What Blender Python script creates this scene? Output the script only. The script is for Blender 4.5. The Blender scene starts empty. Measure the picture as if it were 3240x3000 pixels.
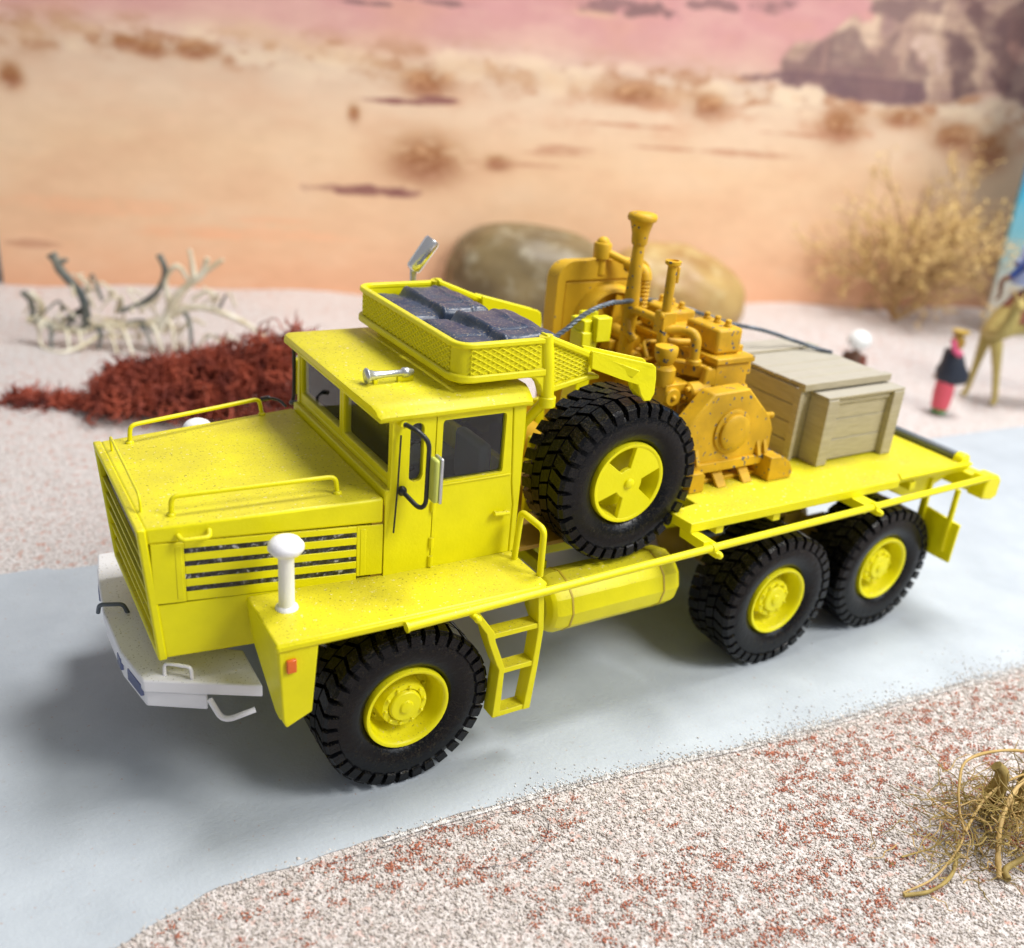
import bpy, bmesh, math, random
import numpy as np
from mathutils import Vector, Matrix
from math import sin, cos, pi, radians
random.seed(7); rng = np.random.default_rng(7)
S = 0.01                       # everything below is written in centimetres; the diorama is built at its real size
sc = bpy.context.scene
col = sc.collection

# ---------------- camera, world, lamps, exposure ----------------
CAM = np.array([-2.2581, -15.8525, 12.2157])
FW = Vector((0.49493672, 0.77216148, -0.39850257)); RT = Vector((0.85775074, -0.50748614, 0.08198464)); UP = Vector((0.13892915, 0.38239308, 0.91349561))
cd = bpy.data.cameras.new('camera'); cam = bpy.data.objects.new('camera', cd); col.objects.link(cam)
mw = Matrix((( RT.x, UP.x, -FW.x, CAM[0]*S), (RT.y, UP.y, -FW.y, CAM[1]*S), (RT.z, UP.z, -FW.z, CAM[2]*S), (0, 0, 0, 1)))
cam.matrix_world = mw
cd.sensor_width = 36; cd.lens = 3052.6/3240*36
cd.clip_start = 0.005; cd.clip_end = 20
cd.dof.use_dof = True; cd.dof.focus_distance = 17.2*S; cd.dof.aperture_fstop = 15.5
sc.camera = cam
w = bpy.data.worlds.new('World'); sc.world = w; w.use_nodes = True
w.node_tree.nodes['Background'].inputs[0].default_value = (0.93, 0.93, 0.97, 1)
w.node_tree.nodes['Background'].inputs[1].default_value = 0.36
sc.view_settings.view_transform = 'Standard'; sc.view_settings.look = 'None'; sc.view_settings.exposure = -0.27; sc.view_settings.gamma = 1
def lamp(name, loc, target, size, power, colr):
    l = bpy.data.lights.new(name, 'AREA'); l.shape = 'DISK'; l.size = size*S; l.energy = power; l.color = colr
    o = bpy.data.objects.new(name, l); col.objects.link(o); o.location = Vector(loc)*S
    o.rotation_euler = (Vector(target)-Vector(loc)).to_track_quat('-Z', 'Y').to_euler(); return o
lamp('desk_lamp', (25, -25, 37), (12, 0, 0), 14, 1.65, (1.0, 0.97, 0.92))
lamp('window_light', (54, -56, 44), (15, 3, 0), 40, 2.3, (0.86, 0.93, 1.0))
lamp('background_fill', (35, 4, 80), (30, 27, 2), 28, 8.6, (1.0, 0.98, 0.97))  # added overhead fill that brightens the far sand and the backdrop

# ---------------- mesh helpers ----------------
class M:
    def __init__(s): s.v = []; s.f = []
    def add(s, vs, fs):
        o = len(s.v); s.v += [tuple(v) for v in vs]; s.f += [tuple(i+o for i in f) for f in fs]; return s
    def hexa(s, p): return s.add(p, [(0,3,2,1),(4,5,6,7),(0,1,5,4),(1,2,6,5),(2,3,7,6),(3,0,4,7)])
    def box(s, x0, x1, y0, y1, z0, z1, T=None):
        p = [(x0,y0,z0),(x1,y0,z0),(x1,y1,z0),(x0,y1,z0),(x0,y0,z1),(x1,y0,z1),(x1,y1,z1),(x0,y1,z1)]
        return s.hexa([T(*q) for q in p] if T else p)
    def prism(s, a, b):
        n = len(a)
        return s.add(list(a)+list(b), [tuple(range(n))[::-1], tuple(range(n, 2*n))]+[(i, (i+1) % n, n+(i+1) % n, n+i) for i in range(n)])
    def plate(s, poly, ax, a, b):      # polygon in the plane normal to ax, between a and b
        def P(u, v, c): return {'x': (c, u, v), 'y': (u, c, v), 'z': (u, v, c)}[ax]
        return s.prism([P(u, v, a) for u, v in poly], [P(u, v, b) for u, v in poly])
    def tube(s, pts, r, n=8, closed=False, caps=True):
        pts = [Vector(p) for p in pts]; m = len(pts)
        rs = r if isinstance(r, (list, tuple)) else [r]*m
        tan = []
        for i in range(m):
            a = pts[i-1] if (i > 0 or closed) else pts[i]; b = pts[(i+1) % m] if (i < m-1 or closed) else pts[i]
            t = (b-a); tan.append(t.normalized() if t.length > 1e-9 else Vector((0, 0, 1)))
        ref = Vector((0, 0, 1)) if abs(tan[0].z) < .9 else Vector((1, 0, 0))
        u = tan[0].cross(ref).normalized(); vs = []
        for i in range(m):
            t = tan[i]; u = (u-t*u.dot(t)); u = u.normalized() if u.length > 1e-6 else t.orthogonal().normalized()
            w_ = t.cross(u)
            for k in range(n):
                an = 2*pi*k/n; vs.append(pts[i]+(u*cos(an)+w_*sin(an))*rs[i])
        fs = []
        for i in range(m if closed else m-1):
            j = (i+1) % m
            for k in range(n): fs.append((i*n+k, i*n+(k+1) % n, j*n+(k+1) % n, j*n+k))
        if caps and not closed: fs += [tuple(range(n))[::-1], tuple((m-1)*n+k for k in range(n))]
        return s.add(vs, fs)
    def lathe(s, prof, c=(0,0,0), ax='z', n=24, closed=False, caps=True):    # prof: (radius, height along ax)
        c = Vector(c); vs = []; m = len(prof)
        for r, h in prof:
            for k in range(n):
                an = 2*pi*k/n; a, b = r*cos(an), r*sin(an)
                vs.append(c+Vector({'z': (a, b, h), 'y': (a, h, b), 'x': (h, a, b)}[ax]))
        fs = [(i*n+k, i*n+(k+1) % n, ((i+1) % m)*n+(k+1) % n, ((i+1) % m)*n+k) for i in range(m if closed else m-1) for k in range(n)]
        if not closed and caps:
            if prof[0][0] > 1e-6: fs.append(tuple(range(n))[::-1])
            if prof[-1][0] > 1e-6: fs.append(tuple((m-1)*n+k for k in range(n)))
        return s.add(vs, fs)
    def ball(s, c, r, n=14, noise=0):
        r = (r, r, r) if not isinstance(r, (tuple, list)) else r
        prof = [(max(sin(pi*i/(n//2)), 0), -cos(pi*i/(n//2))) for i in range(n//2+1)]
        k = M(); k.lathe(prof, n=n)
        return s.add([(c[0]+v[0]*r[0], c[1]+v[1]*r[1], c[2]+v[2]*r[2]) for v in k.v], k.f)
    def holeplate(s, outer, hole, ax, a, b, rad=.1, n=64):        # star-shaped outer polygon with a rounded rectangular hole
        u0, u1, v0, v1 = hole; cu, cv = (u0+u1)/2, (v0+v1)/2; hu, hv = (u1-u0)/2, (v1-v0)/2
        angs = sorted([2*pi*(i+.13)/n for i in range(n)]+[math.atan2(p[1]-cv, p[0]-cu) % (2*pi) for p in outer]
                      +[math.atan2(sv*(hv-kv*rad), su*(hu-ku*rad)) % (2*pi) for su in (-1, 1) for sv in (-1, 1) for ku, kv in ((0, 1), (1, 0), (.3, .3))])
        A = [angs[0]]
        for t in angs[1:]:
            if t-A[-1] > 1e-4: A.append(t)
        def inner(t):
            dx, dy = cos(t), sin(t); lo, hi = 0, hu+hv
            for _ in range(30):
                md = (lo+hi)/2; qx = max(abs(dx*md)-(hu-rad), 0); qy = max(abs(dy*md)-(hv-rad), 0)
                ins = (qx*qx+qy*qy <= rad*rad)
                lo, hi = (md, hi) if ins else (lo, md)
            return (cu+dx*lo, cv+dy*lo)
        def outr(t):
            dx, dy = cos(t), sin(t); best = 1e9
            for i in range(len(outer)):
                x1, y1 = outer[i][0]-cu, outer[i][1]-cv; x2, y2 = outer[(i+1) % len(outer)][0]-cu, outer[(i+1) % len(outer)][1]-cv
                ex, ey = x2-x1, y2-y1; den = dx*ey-dy*ex
                if abs(den) < 1e-12: continue
                k = (x1*ey-y1*ex)/den; q = (x1*dy-y1*dx)/den
                if k > 0 and -1e-6 <= q <= 1+1e-6: best = min(best, k)
            return (cu+dx*best, cv+dy*best)
        P = lambda u, v, c: {'x': (c, u, v), 'y': (u, c, v), 'z': (u, v, c)}[ax]
        I = [inner(t) for t in A]; O = [outr(t) for t in A]; m = len(A)
        vs = [P(*p, a) for p in O]+[P(*p, a) for p in I]+[P(*p, b) for p in O]+[P(*p, b) for p in I]
        fs = []
        for i in range(m):
            j = (i+1) % m
            fs += [(i, j, m+j, m+i), (2*m+i, 3*m+i, 3*m+j, 2*m+j), (i, 2*m+i, 2*m+j, j), (m+i, m+j, 3*m+j, 3*m+i)]
        return s.add(vs, fs)

ORG = {}
def empty(name, loc, parent=None):
    o = bpy.data.objects.new(name, None); col.objects.link(o); o.empty_display_size = .01
    if parent: o.parent = parent; base = ORG[parent]
    else: base = Vector((0, 0, 0))
    o.location = (Vector(loc)-base)*S; ORG[o] = Vector(loc); return o
def obj(name, m, mat, parent=None, bev=0, smooth=30, org=None, seg=2, kind=None):
    me = bpy.data.meshes.new(name)
    base = ORG[parent] if parent else Vector(org or (0, 0, 0))
    me.from_pydata([((v[0]-base.x)*S, (v[1]-base.y)*S, (v[2]-base.z)*S) for v in m.v], [], m.f)
    bm = bmesh.new(); bm.from_mesh(me); bmesh.ops.recalc_face_normals(bm, faces=bm.faces); bm.to_mesh(me); bm.free()
    for mt in (mat if isinstance(mat, (list, tuple)) else [mat]): me.materials.append(mt)
    if smooth:
        me.shade_smooth(); me.set_sharp_from_angle(angle=radians(smooth))
    o = bpy.data.objects.new(name, me); col.objects.link(o)
    if parent: o.parent = parent
    else: o.location = base*S
    ORG[o] = base
    if bev:
        b = o.modifiers.new('bevel', 'BEVEL'); b.width = bev*S; b.segments = seg; b.limit_method = 'ANGLE'; b.angle_limit = radians(35); b.harden_normals = False
    if kind: o['kind'] = kind
    return o
def tag(o, label, cat, group=None):
    o['label'] = label; o['category'] = cat
    if group: o['group'] = group
    return o
def arc(p0, p1, p2, n=5):     # rounded corner p0->p2 round p1
    p0, p1, p2 = Vector(p0), Vector(p1), Vector(p2)
    return [(p0*(1-t)**2+p1*2*t*(1-t)+p2*t*t) for t in [i/n for i in range(n+1)]]
def bent(pts, r=.1, n=5):     # polyline with rounded corners
    pts = [Vector(p) for p in pts]; out = [pts[0]]
    for i in range(1, len(pts)-1):
        a, b, c = pts[i-1], pts[i], pts[i+1]
        ra = min(r, (a-b).length*.49); rc = min(r, (c-b).length*.49)
        out += arc(b+(a-b).normalized()*ra, b, b+(c-b).normalized()*rc, n)
    return out+[pts[-1]]
def spline(pts, n=8):
    P = [Vector(p) for p in pts]; P = [P[0]*2-P[1]]+P+[P[-1]*2-P[-2]]; out = []
    for i in range(1, len(P)-2):
        for k in range(n):
            t = k/n
            out.append(.5*((2*P[i])+(P[i+1]-P[i-1])*t+(2*P[i-1]-5*P[i]+4*P[i+1]-P[i+2])*t*t+(3*P[i]-P[i-1]-3*P[i+1]+P[i+2])*t**3))
    return out+[P[-2]]

# ---------------- materials ----------------
def newmat(name):
    m = bpy.data.materials.new(name); m.use_nodes = True; nt = m.node_tree
    return m, nt, nt.nodes['Principled BSDF']
def N(nt, t, **k):
    n = nt.nodes.new(t)
    for a, b in k.items():
        if a in n.inputs: n.inputs[a].default_value = b
        else: setattr(n, a, b)
    return n
def noise(nt, scale, detail=3, rough=.55, vec=None):
    n = N(nt, 'ShaderNodeTexNoise'); n.inputs['Scale'].default_value = scale/S; n.inputs['Detail'].default_value = detail; n.inputs['Roughness'].default_value = rough
    if vec is None:
        tc = N(nt, 'ShaderNodeTexCoord'); vec = tc.outputs['Object']
    nt.links.new(vec, n.inputs['Vector']); return n
def ramp(nt, src, stops):
    r = N(nt, 'ShaderNodeValToRGB'); e = r.color_ramp.elements
    while len(e) < len(stops): e.new(.5)
    for i, (p, c) in enumerate(stops):
        e[i].position = p; e[i].color = (c, c, c, 1) if not isinstance(c, tuple) else (*c, 1)
    nt.links.new(src, r.inputs[0]); return r.outputs[0]
def mix(nt, fac, a, b, mode='MIX'):
    x = N(nt, 'ShaderNodeMix', data_type='RGBA', blend_type=mode)
    for s_, k in ((fac, 0), (a, 6), (b, 7)):
        if isinstance(s_, (int, float)): x.inputs[k].default_value = s_
        elif isinstance(s_, tuple): x.inputs[k].default_value = (*s_, 1)
        else: nt.links.new(s_, x.inputs[k])
    return x.outputs[2]
def bump(nt, h, strength, dist):
    b = N(nt, 'ShaderNodeBump'); b.inputs['Strength'].default_value = strength; b.inputs['Distance'].default_value = dist*S
    nt.links.new(h, b.inputs['Height']); return b.outputs[0]
def upward(nt, lo=.55, hi=.95):
    g = N(nt, 'ShaderNodeNewGeometry'); sx = N(nt, 'ShaderNodeSeparateXYZ'); nt.links.new(g.outputs['Normal'], sx.inputs[0])
    mr = N(nt, 'ShaderNodeMapRange'); nt.links.new(sx.outputs[2], mr.inputs[0]); mr.inputs[1].default_value = lo; mr.inputs[2].default_value = hi; return mr.outputs[0]
def mul(nt, a, b):
    m = N(nt, 'ShaderNodeMath', operation='MULTIPLY')
    for i, s_ in enumerate((a, b)):
        if isinstance(s_, (int, float)): m.inputs[i].default_value = s_
        else: nt.links.new(s_, m.inputs[i])
    return m.outputs[0]
def paint(name, c, rough=.42, dust=None, dustamt=.6, chips=None, spec=.5, var=.12, metal=0, chiplo=.68, chipscale=9, grain=.25):
    m, nt, p = newmat(name)
    n1 = noise(nt, 1.3, 5); base = mix(nt, ramp(nt, n1.outputs[0], [(.35, 0.0), (.7, 1.0)]), tuple(v*(1-var) for v in c), c)
    if dust:
        up = upward(nt)
        film = mul(nt, up, ramp(nt, noise(nt, .8, 4).outputs[0], [(.3, .25*dustamt), (.75, .7*dustamt)]))
        base = mix(nt, film, base, dust)
        sp = ramp(nt, noise(nt, 22, 2, .6).outputs[0], [(.62, 0.0), (.70, 1.0)])
        base = mix(nt, mul(nt, mul(nt, up, sp), .75), base, tuple(v*.45 for v in dust))
        sp2 = ramp(nt, noise(nt, 14, 2, .6).outputs[0], [(.66, 0.0), (.72, .8)])
        base = mix(nt, mul(nt, up, sp2), base, (.75, .66, .40))
    if chips:
        ch = ramp(nt, noise(nt, chipscale, 2, .5).outputs[0], [(chiplo, 0.0), (chiplo+.015, 1.0)])
        base = mix(nt, ch, base, chips)
    nt.links.new(base, p.inputs['Base Color'])
    p.inputs['Roughness'].default_value = rough; p.inputs['Specular IOR Level'].default_value = spec; p.inputs['Metallic'].default_value = metal
    nt.links.new(bump(nt, noise(nt, 16, 4, .6).outputs[0], grain, .02), p.inputs['Normal'])
    return m
def plain(name, c, rough=.5, metal=0, spec=.5, ns=6, var=.15, b=.2):
    return paint(name, c, rough, spec=spec, metal=metal, var=var, grain=b)
YEL = paint('yellow_paint', (.86, .79, .002), .42, dust=(.42, .34, .05), dustamt=.98, var=.10, spec=.35)
YCL = paint('yellow_paint_clean', (.88, .81, .002), .40, dust=(.50, .42, .06), dustamt=.50, var=.06, spec=.35)
ORA = paint('engine_ochre_paint', (.74, .43, .014), .5, chips=(.08, .10, .13), var=.36, chiplo=.655, chipscale=7.5, spec=.35)
ORB = paint('radiator_ochre_paint', (.70, .42, .018), .5, chips=(.12, .12, .13), var=.12, chiplo=.73, spec=.3)
WHT = paint('white_paint', (.90, .90, .93), .42, dust=(.66, .62, .58), dustamt=.15, var=.05)
BLK = plain('black_plastic', (.018, .020, .026), .38)
DRK = plain('dark_inner', (.03, .028, .03), .7)
SIL = paint('silver_paint', (.62, .64, .68), .30, metal=.75, var=.1)
CHR = paint('chrome', (.92, .93, .95), .22, metal=1, var=.04, grain=.35)
SEAM = plain('seam_brown', (.34, .21, .005), .6)
ORL = plain('orange_lamp', (.85, .16, .02), .25)
BLUL = plain('bumper_patch_blue', (.13, .16, .32), .15)
SEATM = plain('seat_grey_with_reflection', (.15, .18, .23), .6)  # seat grey, made lighter and bluer to carry the door window's reflection
INT = plain('cab_inner', (.10, .085, .04), .7)
WIRE = paint('steel_wire', (.16, .19, .23), .5, metal=.3, var=.3)
def mesh_dark():
    m, nt, p = newmat('grille_mesh_dark'); n = noise(nt, 11, 2, .6)
    nt.links.new(ramp(nt, n.outputs[0], [(.40, (.012, .010, .009)), (.58, (.05, .05, .055)), (.70, (.42, .42, .45))]), p.inputs['Base Color'])
    p.inputs['Roughness'].default_value = .3; nt.links.new(bump(nt, n.outputs[0], .9, .05), p.inputs['Normal']); return m
GRL = mesh_dark()
def rubber():
    m, nt, p = newmat('black_rubber'); n = noise(nt, 9, 3, .65); n2 = noise(nt, 26, 2, .6)
    d = mul(nt, ramp(nt, n.outputs[0], [(.42, 0.0), (.75, 1.0)]), ramp(nt, n2.outputs[0], [(.50, 0.0), (.60, .55)]))
    up = upward(nt, -.2, .8)
    base = mix(nt, mul(nt, d, up), (.004, .0045, .006), (.15, .12, .06))
    nt.links.new(base, p.inputs['Base Color']); p.inputs['Roughness'].default_value = .27; p.inputs['Specular IOR Level'].default_value = .24
    nt.links.new(bump(nt, noise(nt, 12, 4).outputs[0], .35, .03), p.inputs['Normal']); return m
RUB = rubber()
def tarpm():
    m, nt, p = newmat('dusty_tarpaulin'); n = noise(nt, 26, 2, .6); n1 = noise(nt, 2, 4)
    b = mix(nt, ramp(nt, n1.outputs[0], [(.35, 0.0), (.7, .9)]), (.018, .032, .070), (.06, .075, .11))
    b = mix(nt, mul(nt, upward(nt, .3, .9), ramp(nt, n.outputs[0], [(.60, 0.0), (.68, .8)])), b, (.42, .33, .22))
    nt.links.new(b, p.inputs['Base Color']); p.inputs['Roughness'].default_value = .38
    nt.links.new(bump(nt, noise(nt, 18, 3).outputs[0], .2, .02), p.inputs['Normal']); return m
TARP = tarpm()
def cratem():
    m, nt, p = newmat('crate_beige_paint'); tc = N(nt, 'ShaderNodeTexCoord'); mp = N(nt, 'ShaderNodeMapping'); mp.inputs['Scale'].default_value = (1, 1, 9)
    nt.links.new(tc.outputs['Object'], mp.inputs[0]); n = noise(nt, 2.2, 4, .6, mp.outputs[0])
    b = mix(nt, ramp(nt, n.outputs[0], [(.3, 0.0), (.7, 1.0)]), (.36, .31, .20), (.46, .40, .27))
    b = mix(nt, mul(nt, upward(nt), .75), b, (.38, .36, .31))
    nt.links.new(b, p.inputs['Base Color']); p.inputs['Roughness'].default_value = .6
    nt.links.new(bump(nt, n.outputs[0], .4, .04), p.inputs['Normal']); return m
CRT = cratem()
def glassm():
    m = bpy.data.materials.new('window_glass'); m.use_nodes = True; nt = m.node_tree; nt.nodes.clear()
    o = N(nt, 'ShaderNodeOutputMaterial'); t = N(nt, 'ShaderNodeBsdfTransparent'); g = N(nt, 'ShaderNodeBsdfGlossy'); mx = N(nt, 'ShaderNodeMixShader')
    t.inputs[0].default_value = (.90, .93, .97, 1); g.inputs['Roughness'].default_value = .04; g.inputs[0].default_value = (1, 1, 1, 1)
    lw = N(nt, 'ShaderNodeLayerWeight'); lw.inputs[0].default_value = .22
    nt.links.new(lw.outputs['Fresnel'], mx.inputs[0]); nt.links.new(t.outputs[0], mx.inputs[1]); nt.links.new(g.outputs[0], mx.inputs[2]); nt.links.new(mx.outputs[0], o.inputs[0]); return m
GLS = glassm()

# ---------------- the setting: sand, road, photo board ----------------
def sandm():
    m, nt, p = newmat('white_and_red_sand'); tc = N(nt, 'ShaderNodeTexCoord'); v = tc.outputs['Object']
    fine = noise(nt, 13, 3, .65, v); med = noise(nt, 3.2, 3, .6, v); red = noise(nt, 4.6, 3, .62, v); big = noise(nt, .22, 3, .5, v); big2 = noise(nt, .09, 2, .5, v)
    b = mix(nt, ramp(nt, fine.outputs[0], [(.33, 0.0), (.60, 1.0)]), (.42, .37, .34), (.80, .76, .74))
    b = mix(nt, ramp(nt, med.outputs[0], [(.35, .25), (.6, 0.0)]), b, (.56, .48, .43))
    th = mul(nt, ramp(nt, red.outputs[0], [(.56, 0.0), (.63, 1.0)]), ramp(nt, big.outputs[0], [(.36, .25), (.62, 1.0)]))
    b = mix(nt, mul(nt, th, .8), b, (.55, .25, .17))
    b = mix(nt, mul(nt, ramp(nt, big2.outputs[0], [(.45, 0.0), (.75, .4)]), ramp(nt, med.outputs[0], [(.3, 0.0), (.6, 1.0)])), b, (.80, .66, .61))
    nt.links.new(b, p.inputs['Base Color']); p.inputs['Roughness'].default_value = .85; p.inputs['Specular IOR Level'].default_value = .25
    nt.links.new(bump(nt, fine.outputs[0], 1.0, .09), p.inputs['Normal']); return m
def roadm():
    m, nt, p = newmat('blue_grey_card_road'); tc = N(nt, 'ShaderNodeTexCoord'); v = tc.outputs['Object']
    b = mix(nt, ramp(nt, noise(nt, .5, 5, .6, v).outputs[0], [(.3, 0.0), (.75, 1.0)]), (.40, .44, .48), (.50, .545, .585))
    b = mix(nt, ramp(nt, noise(nt, 5, 3, .6, v).outputs[0], [(.64, 0.0), (.72, .45)]), b, (.40, .40, .40))
    b = mix(nt, ramp(nt, noise(nt, 11, 2, .5, v).outputs[0], [(.70, 0.0), (.74, .7)]), b, (.42, .27, .22))
    nt.links.new(b, p.inputs['Base Color']); p.inputs['Roughness'].default_value = .6; p.inputs['Specular IOR Level'].default_value = .3
    mp = N(nt, 'ShaderNodeMapping'); mp.inputs['Scale'].default_value = (1, 3, 1); mp.inputs['Rotation'].default_value = (0, 0, .5); nt.links.new(v, mp.inputs[0])
    h = mix(nt, .5, noise(nt, 3.0, 4, .6, mp.outputs[0]).outputs[0], noise(nt, 12, 2, .6, v).outputs[0])
    nt.links.new(bump(nt, h, .38, .05), p.inputs['Normal']); return m
SAND = sandm(); ROAD = roadm()
# ground: one sheet with gentle unevenness
def ground_h(x, y):
    d = np.clip((np.abs(y-.9)-7)/8, 0, 1)
    return -.018+d*(.18*np.sin(x*.35+1)*np.cos(y*.31)+.10*np.sin(x*.9+y*.6))*np.clip((y-8)/6, 0, 1)
nx, ny = 170, 110
X = np.linspace(-30, 90, nx); Y = np.linspace(-26, 60, ny); gx, gy = np.meshgrid(X, Y); gz = ground_h(gx, gy)
g = M(); g.v = [tuple(v) for v in np.stack([gx.ravel(), gy.ravel(), gz.ravel()], 1)]
g.f = [(j*nx+i, j*nx+i+1, (j+1)*nx+i+1, (j+1)*nx+i) for j in range(ny-1) for i in range(nx-1)]
obj('ground', g, SAND, smooth=180, kind='structure')
# the road is a sheet of card lying on the sand
near = [(-26, -7.5), (-12, -7), (-6, -6.2), (-3.2, -5.5), (-1.2, -4.85), (-.3, -4.55), (.62, -4.44), (2.2, -4.52), (4.03, -4.61), (7.5, -4.95), (11.1, -5.5), (15, -5.8), (18.7, -6.16), (30, -7.4), (46, -9.4), (80, -13)]
far = [(-26, 6.7), (-12, 6.9), (-1.7, 6.93), (.2, 6.6), (8, 6.3), (16, 6.0), (26, 5.4), (35.5, 4.76), (50, 3.3), (80, -1)]
sn = [tuple(p)[:2] for p in spline([(a, b, 0) for a, b in near], 6)]; sf = [tuple(p)[:2] for p in spline([(a, b, 0) for a, b in far], 6)]
poly = [(x, y+.03*sin(x*3.1)+.02*sin(x*7)) for x, y in sn]+sf[::-1]
r = M(); r.plate(poly, 'z', -.014, 0.0)
obj('road', r, ROAD, smooth=0, kind='structure')
EDGE = [(x, y+.03*sin(x*3.1)+.02*sin(x*7)) for x, y in sn if -4 < x < 32]
def edge_y(x): return np.interp(x, [p[0] for p in sn], [p[1] for p in sn])

# grains of grit on the near sand
def grit(name, xs, ys, size, mat, zoff=0.0):
    n = len(xs); base = np.array([(1,0,0),(-1,0,0),(0,1,0),(0,-1,0),(0,0,1),(0,0,-1)], float)
    fa = np.array([(0,2,4),(2,1,4),(1,3,4),(3,0,4),(2,0,5),(1,2,5),(3,1,5),(0,3,5)])
    sc_ = size[:, None, None]*(base[None]*rng.uniform(.6, 1.25, (n, 6, 1))+rng.normal(0, .12, (n, 6, 3)))
    an = rng.uniform(0, 2*pi, n); ca, sa = np.cos(an)[:, None], np.sin(an)[:, None]
    x = sc_[..., 0]*ca-sc_[..., 1]*sa; y = sc_[..., 0]*sa+sc_[..., 1]*ca
    v = np.stack([x+xs[:, None], y+ys[:, None], sc_[..., 2]*.8+(-.018+size[:, None]*.35+zoff)], -1).reshape(-1, 3)*S
    f = (fa[None]+6*np.arange(n)[:, None, None]).reshape(-1, 3)
    me = bpy.data.meshes.new(name); me.vertices.add(len(v)); me.vertices.foreach_set('co', v.ravel())
    me.loops.add(f.size); me.loops.foreach_set('vertex_index', f.ravel().astype(np.int32))
    me.polygons.add(len(f)); me.polygons.foreach_set('loop_start', np.arange(0, f.size, 3, dtype=np.int32)); me.polygons.foreach_set('loop_total', np.full(len(f), 3, np.int32))
    me.update(); me.materials.append(mat); o = bpy.data.objects.new(name, me); col.objects.link(o); o['kind'] = 'stuff'; return o
def gritm(name, a, b):
    m, nt, p = newmat(name); nt.links.new(mix(nt, ramp(nt, noise(nt, 8, 1).outputs[0], [(.35, 0.0), (.65, 1.0)]), a, b), p.inputs['Base Color']); p.inputs['Roughness'].default_value = .8; return m
def scatter(n, x0, x1, y0, y1, below=.0):
    x = rng.uniform(x0, x1, n); y = rng.uniform(y0, y1, n); k = y < edge_y(x)+below-rng.exponential(.05, n); return x[k], y[k]
x, y = scatter(140000, -4, 26, -12.5, -3.2, .12)
grit('sand_grains', x, y, rng.uniform(.011, .027, len(x))*rng.choice([1, 1, 1, 1.5], len(x)), gritm('pale_grit', (.40, .35, .31), (.72, .66, .61)))
cx_, cy_ = scatter(5200, -4, 26, -12.5, -3.2, -.15)
keep = (np.sin(cx_*.9+cy_*.5)+np.sin(cx_*.33-cy_*1.1+2)+.06*cx_-.14*(cy_+6)+rng.normal(0, .55, len(cx_))) > .25
cx_, cy_ = cx_[keep], cy_[keep]
k = rng.integers(2, 22, len(cx_)); sd_ = np.repeat(.016*np.sqrt(k), k); xs = np.repeat(cx_, k)+rng.normal(0, 1, k.sum())*sd_*1.1; ys = np.repeat(cy_, k)+rng.normal(0, 1, k.sum())*sd_*.7
grit('red_flock', xs, ys, rng.uniform(.012, .026, len(xs)), gritm('red_flock_dye', (.40, .12, .07), (.56, .23, .14)), .012)
x = rng.uniform(3, 26, 9000); y = edge_y(x)+rng.exponential(.11, 9000)*rng.choice([1, 1, 2.2], 9000)*(.25+.75*np.clip((x-3)/10, 0, 1))*(.5+.5*np.sin(x*1.7)*np.sin(x*.6+1)+.3)-.12    # stray grains on the card's edge
grit('stray_grains', x, y, rng.uniform(.011, .026, 9000), gritm('stray_grit', (.45, .42, .40), (.80, .78, .76)), .018)

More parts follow.
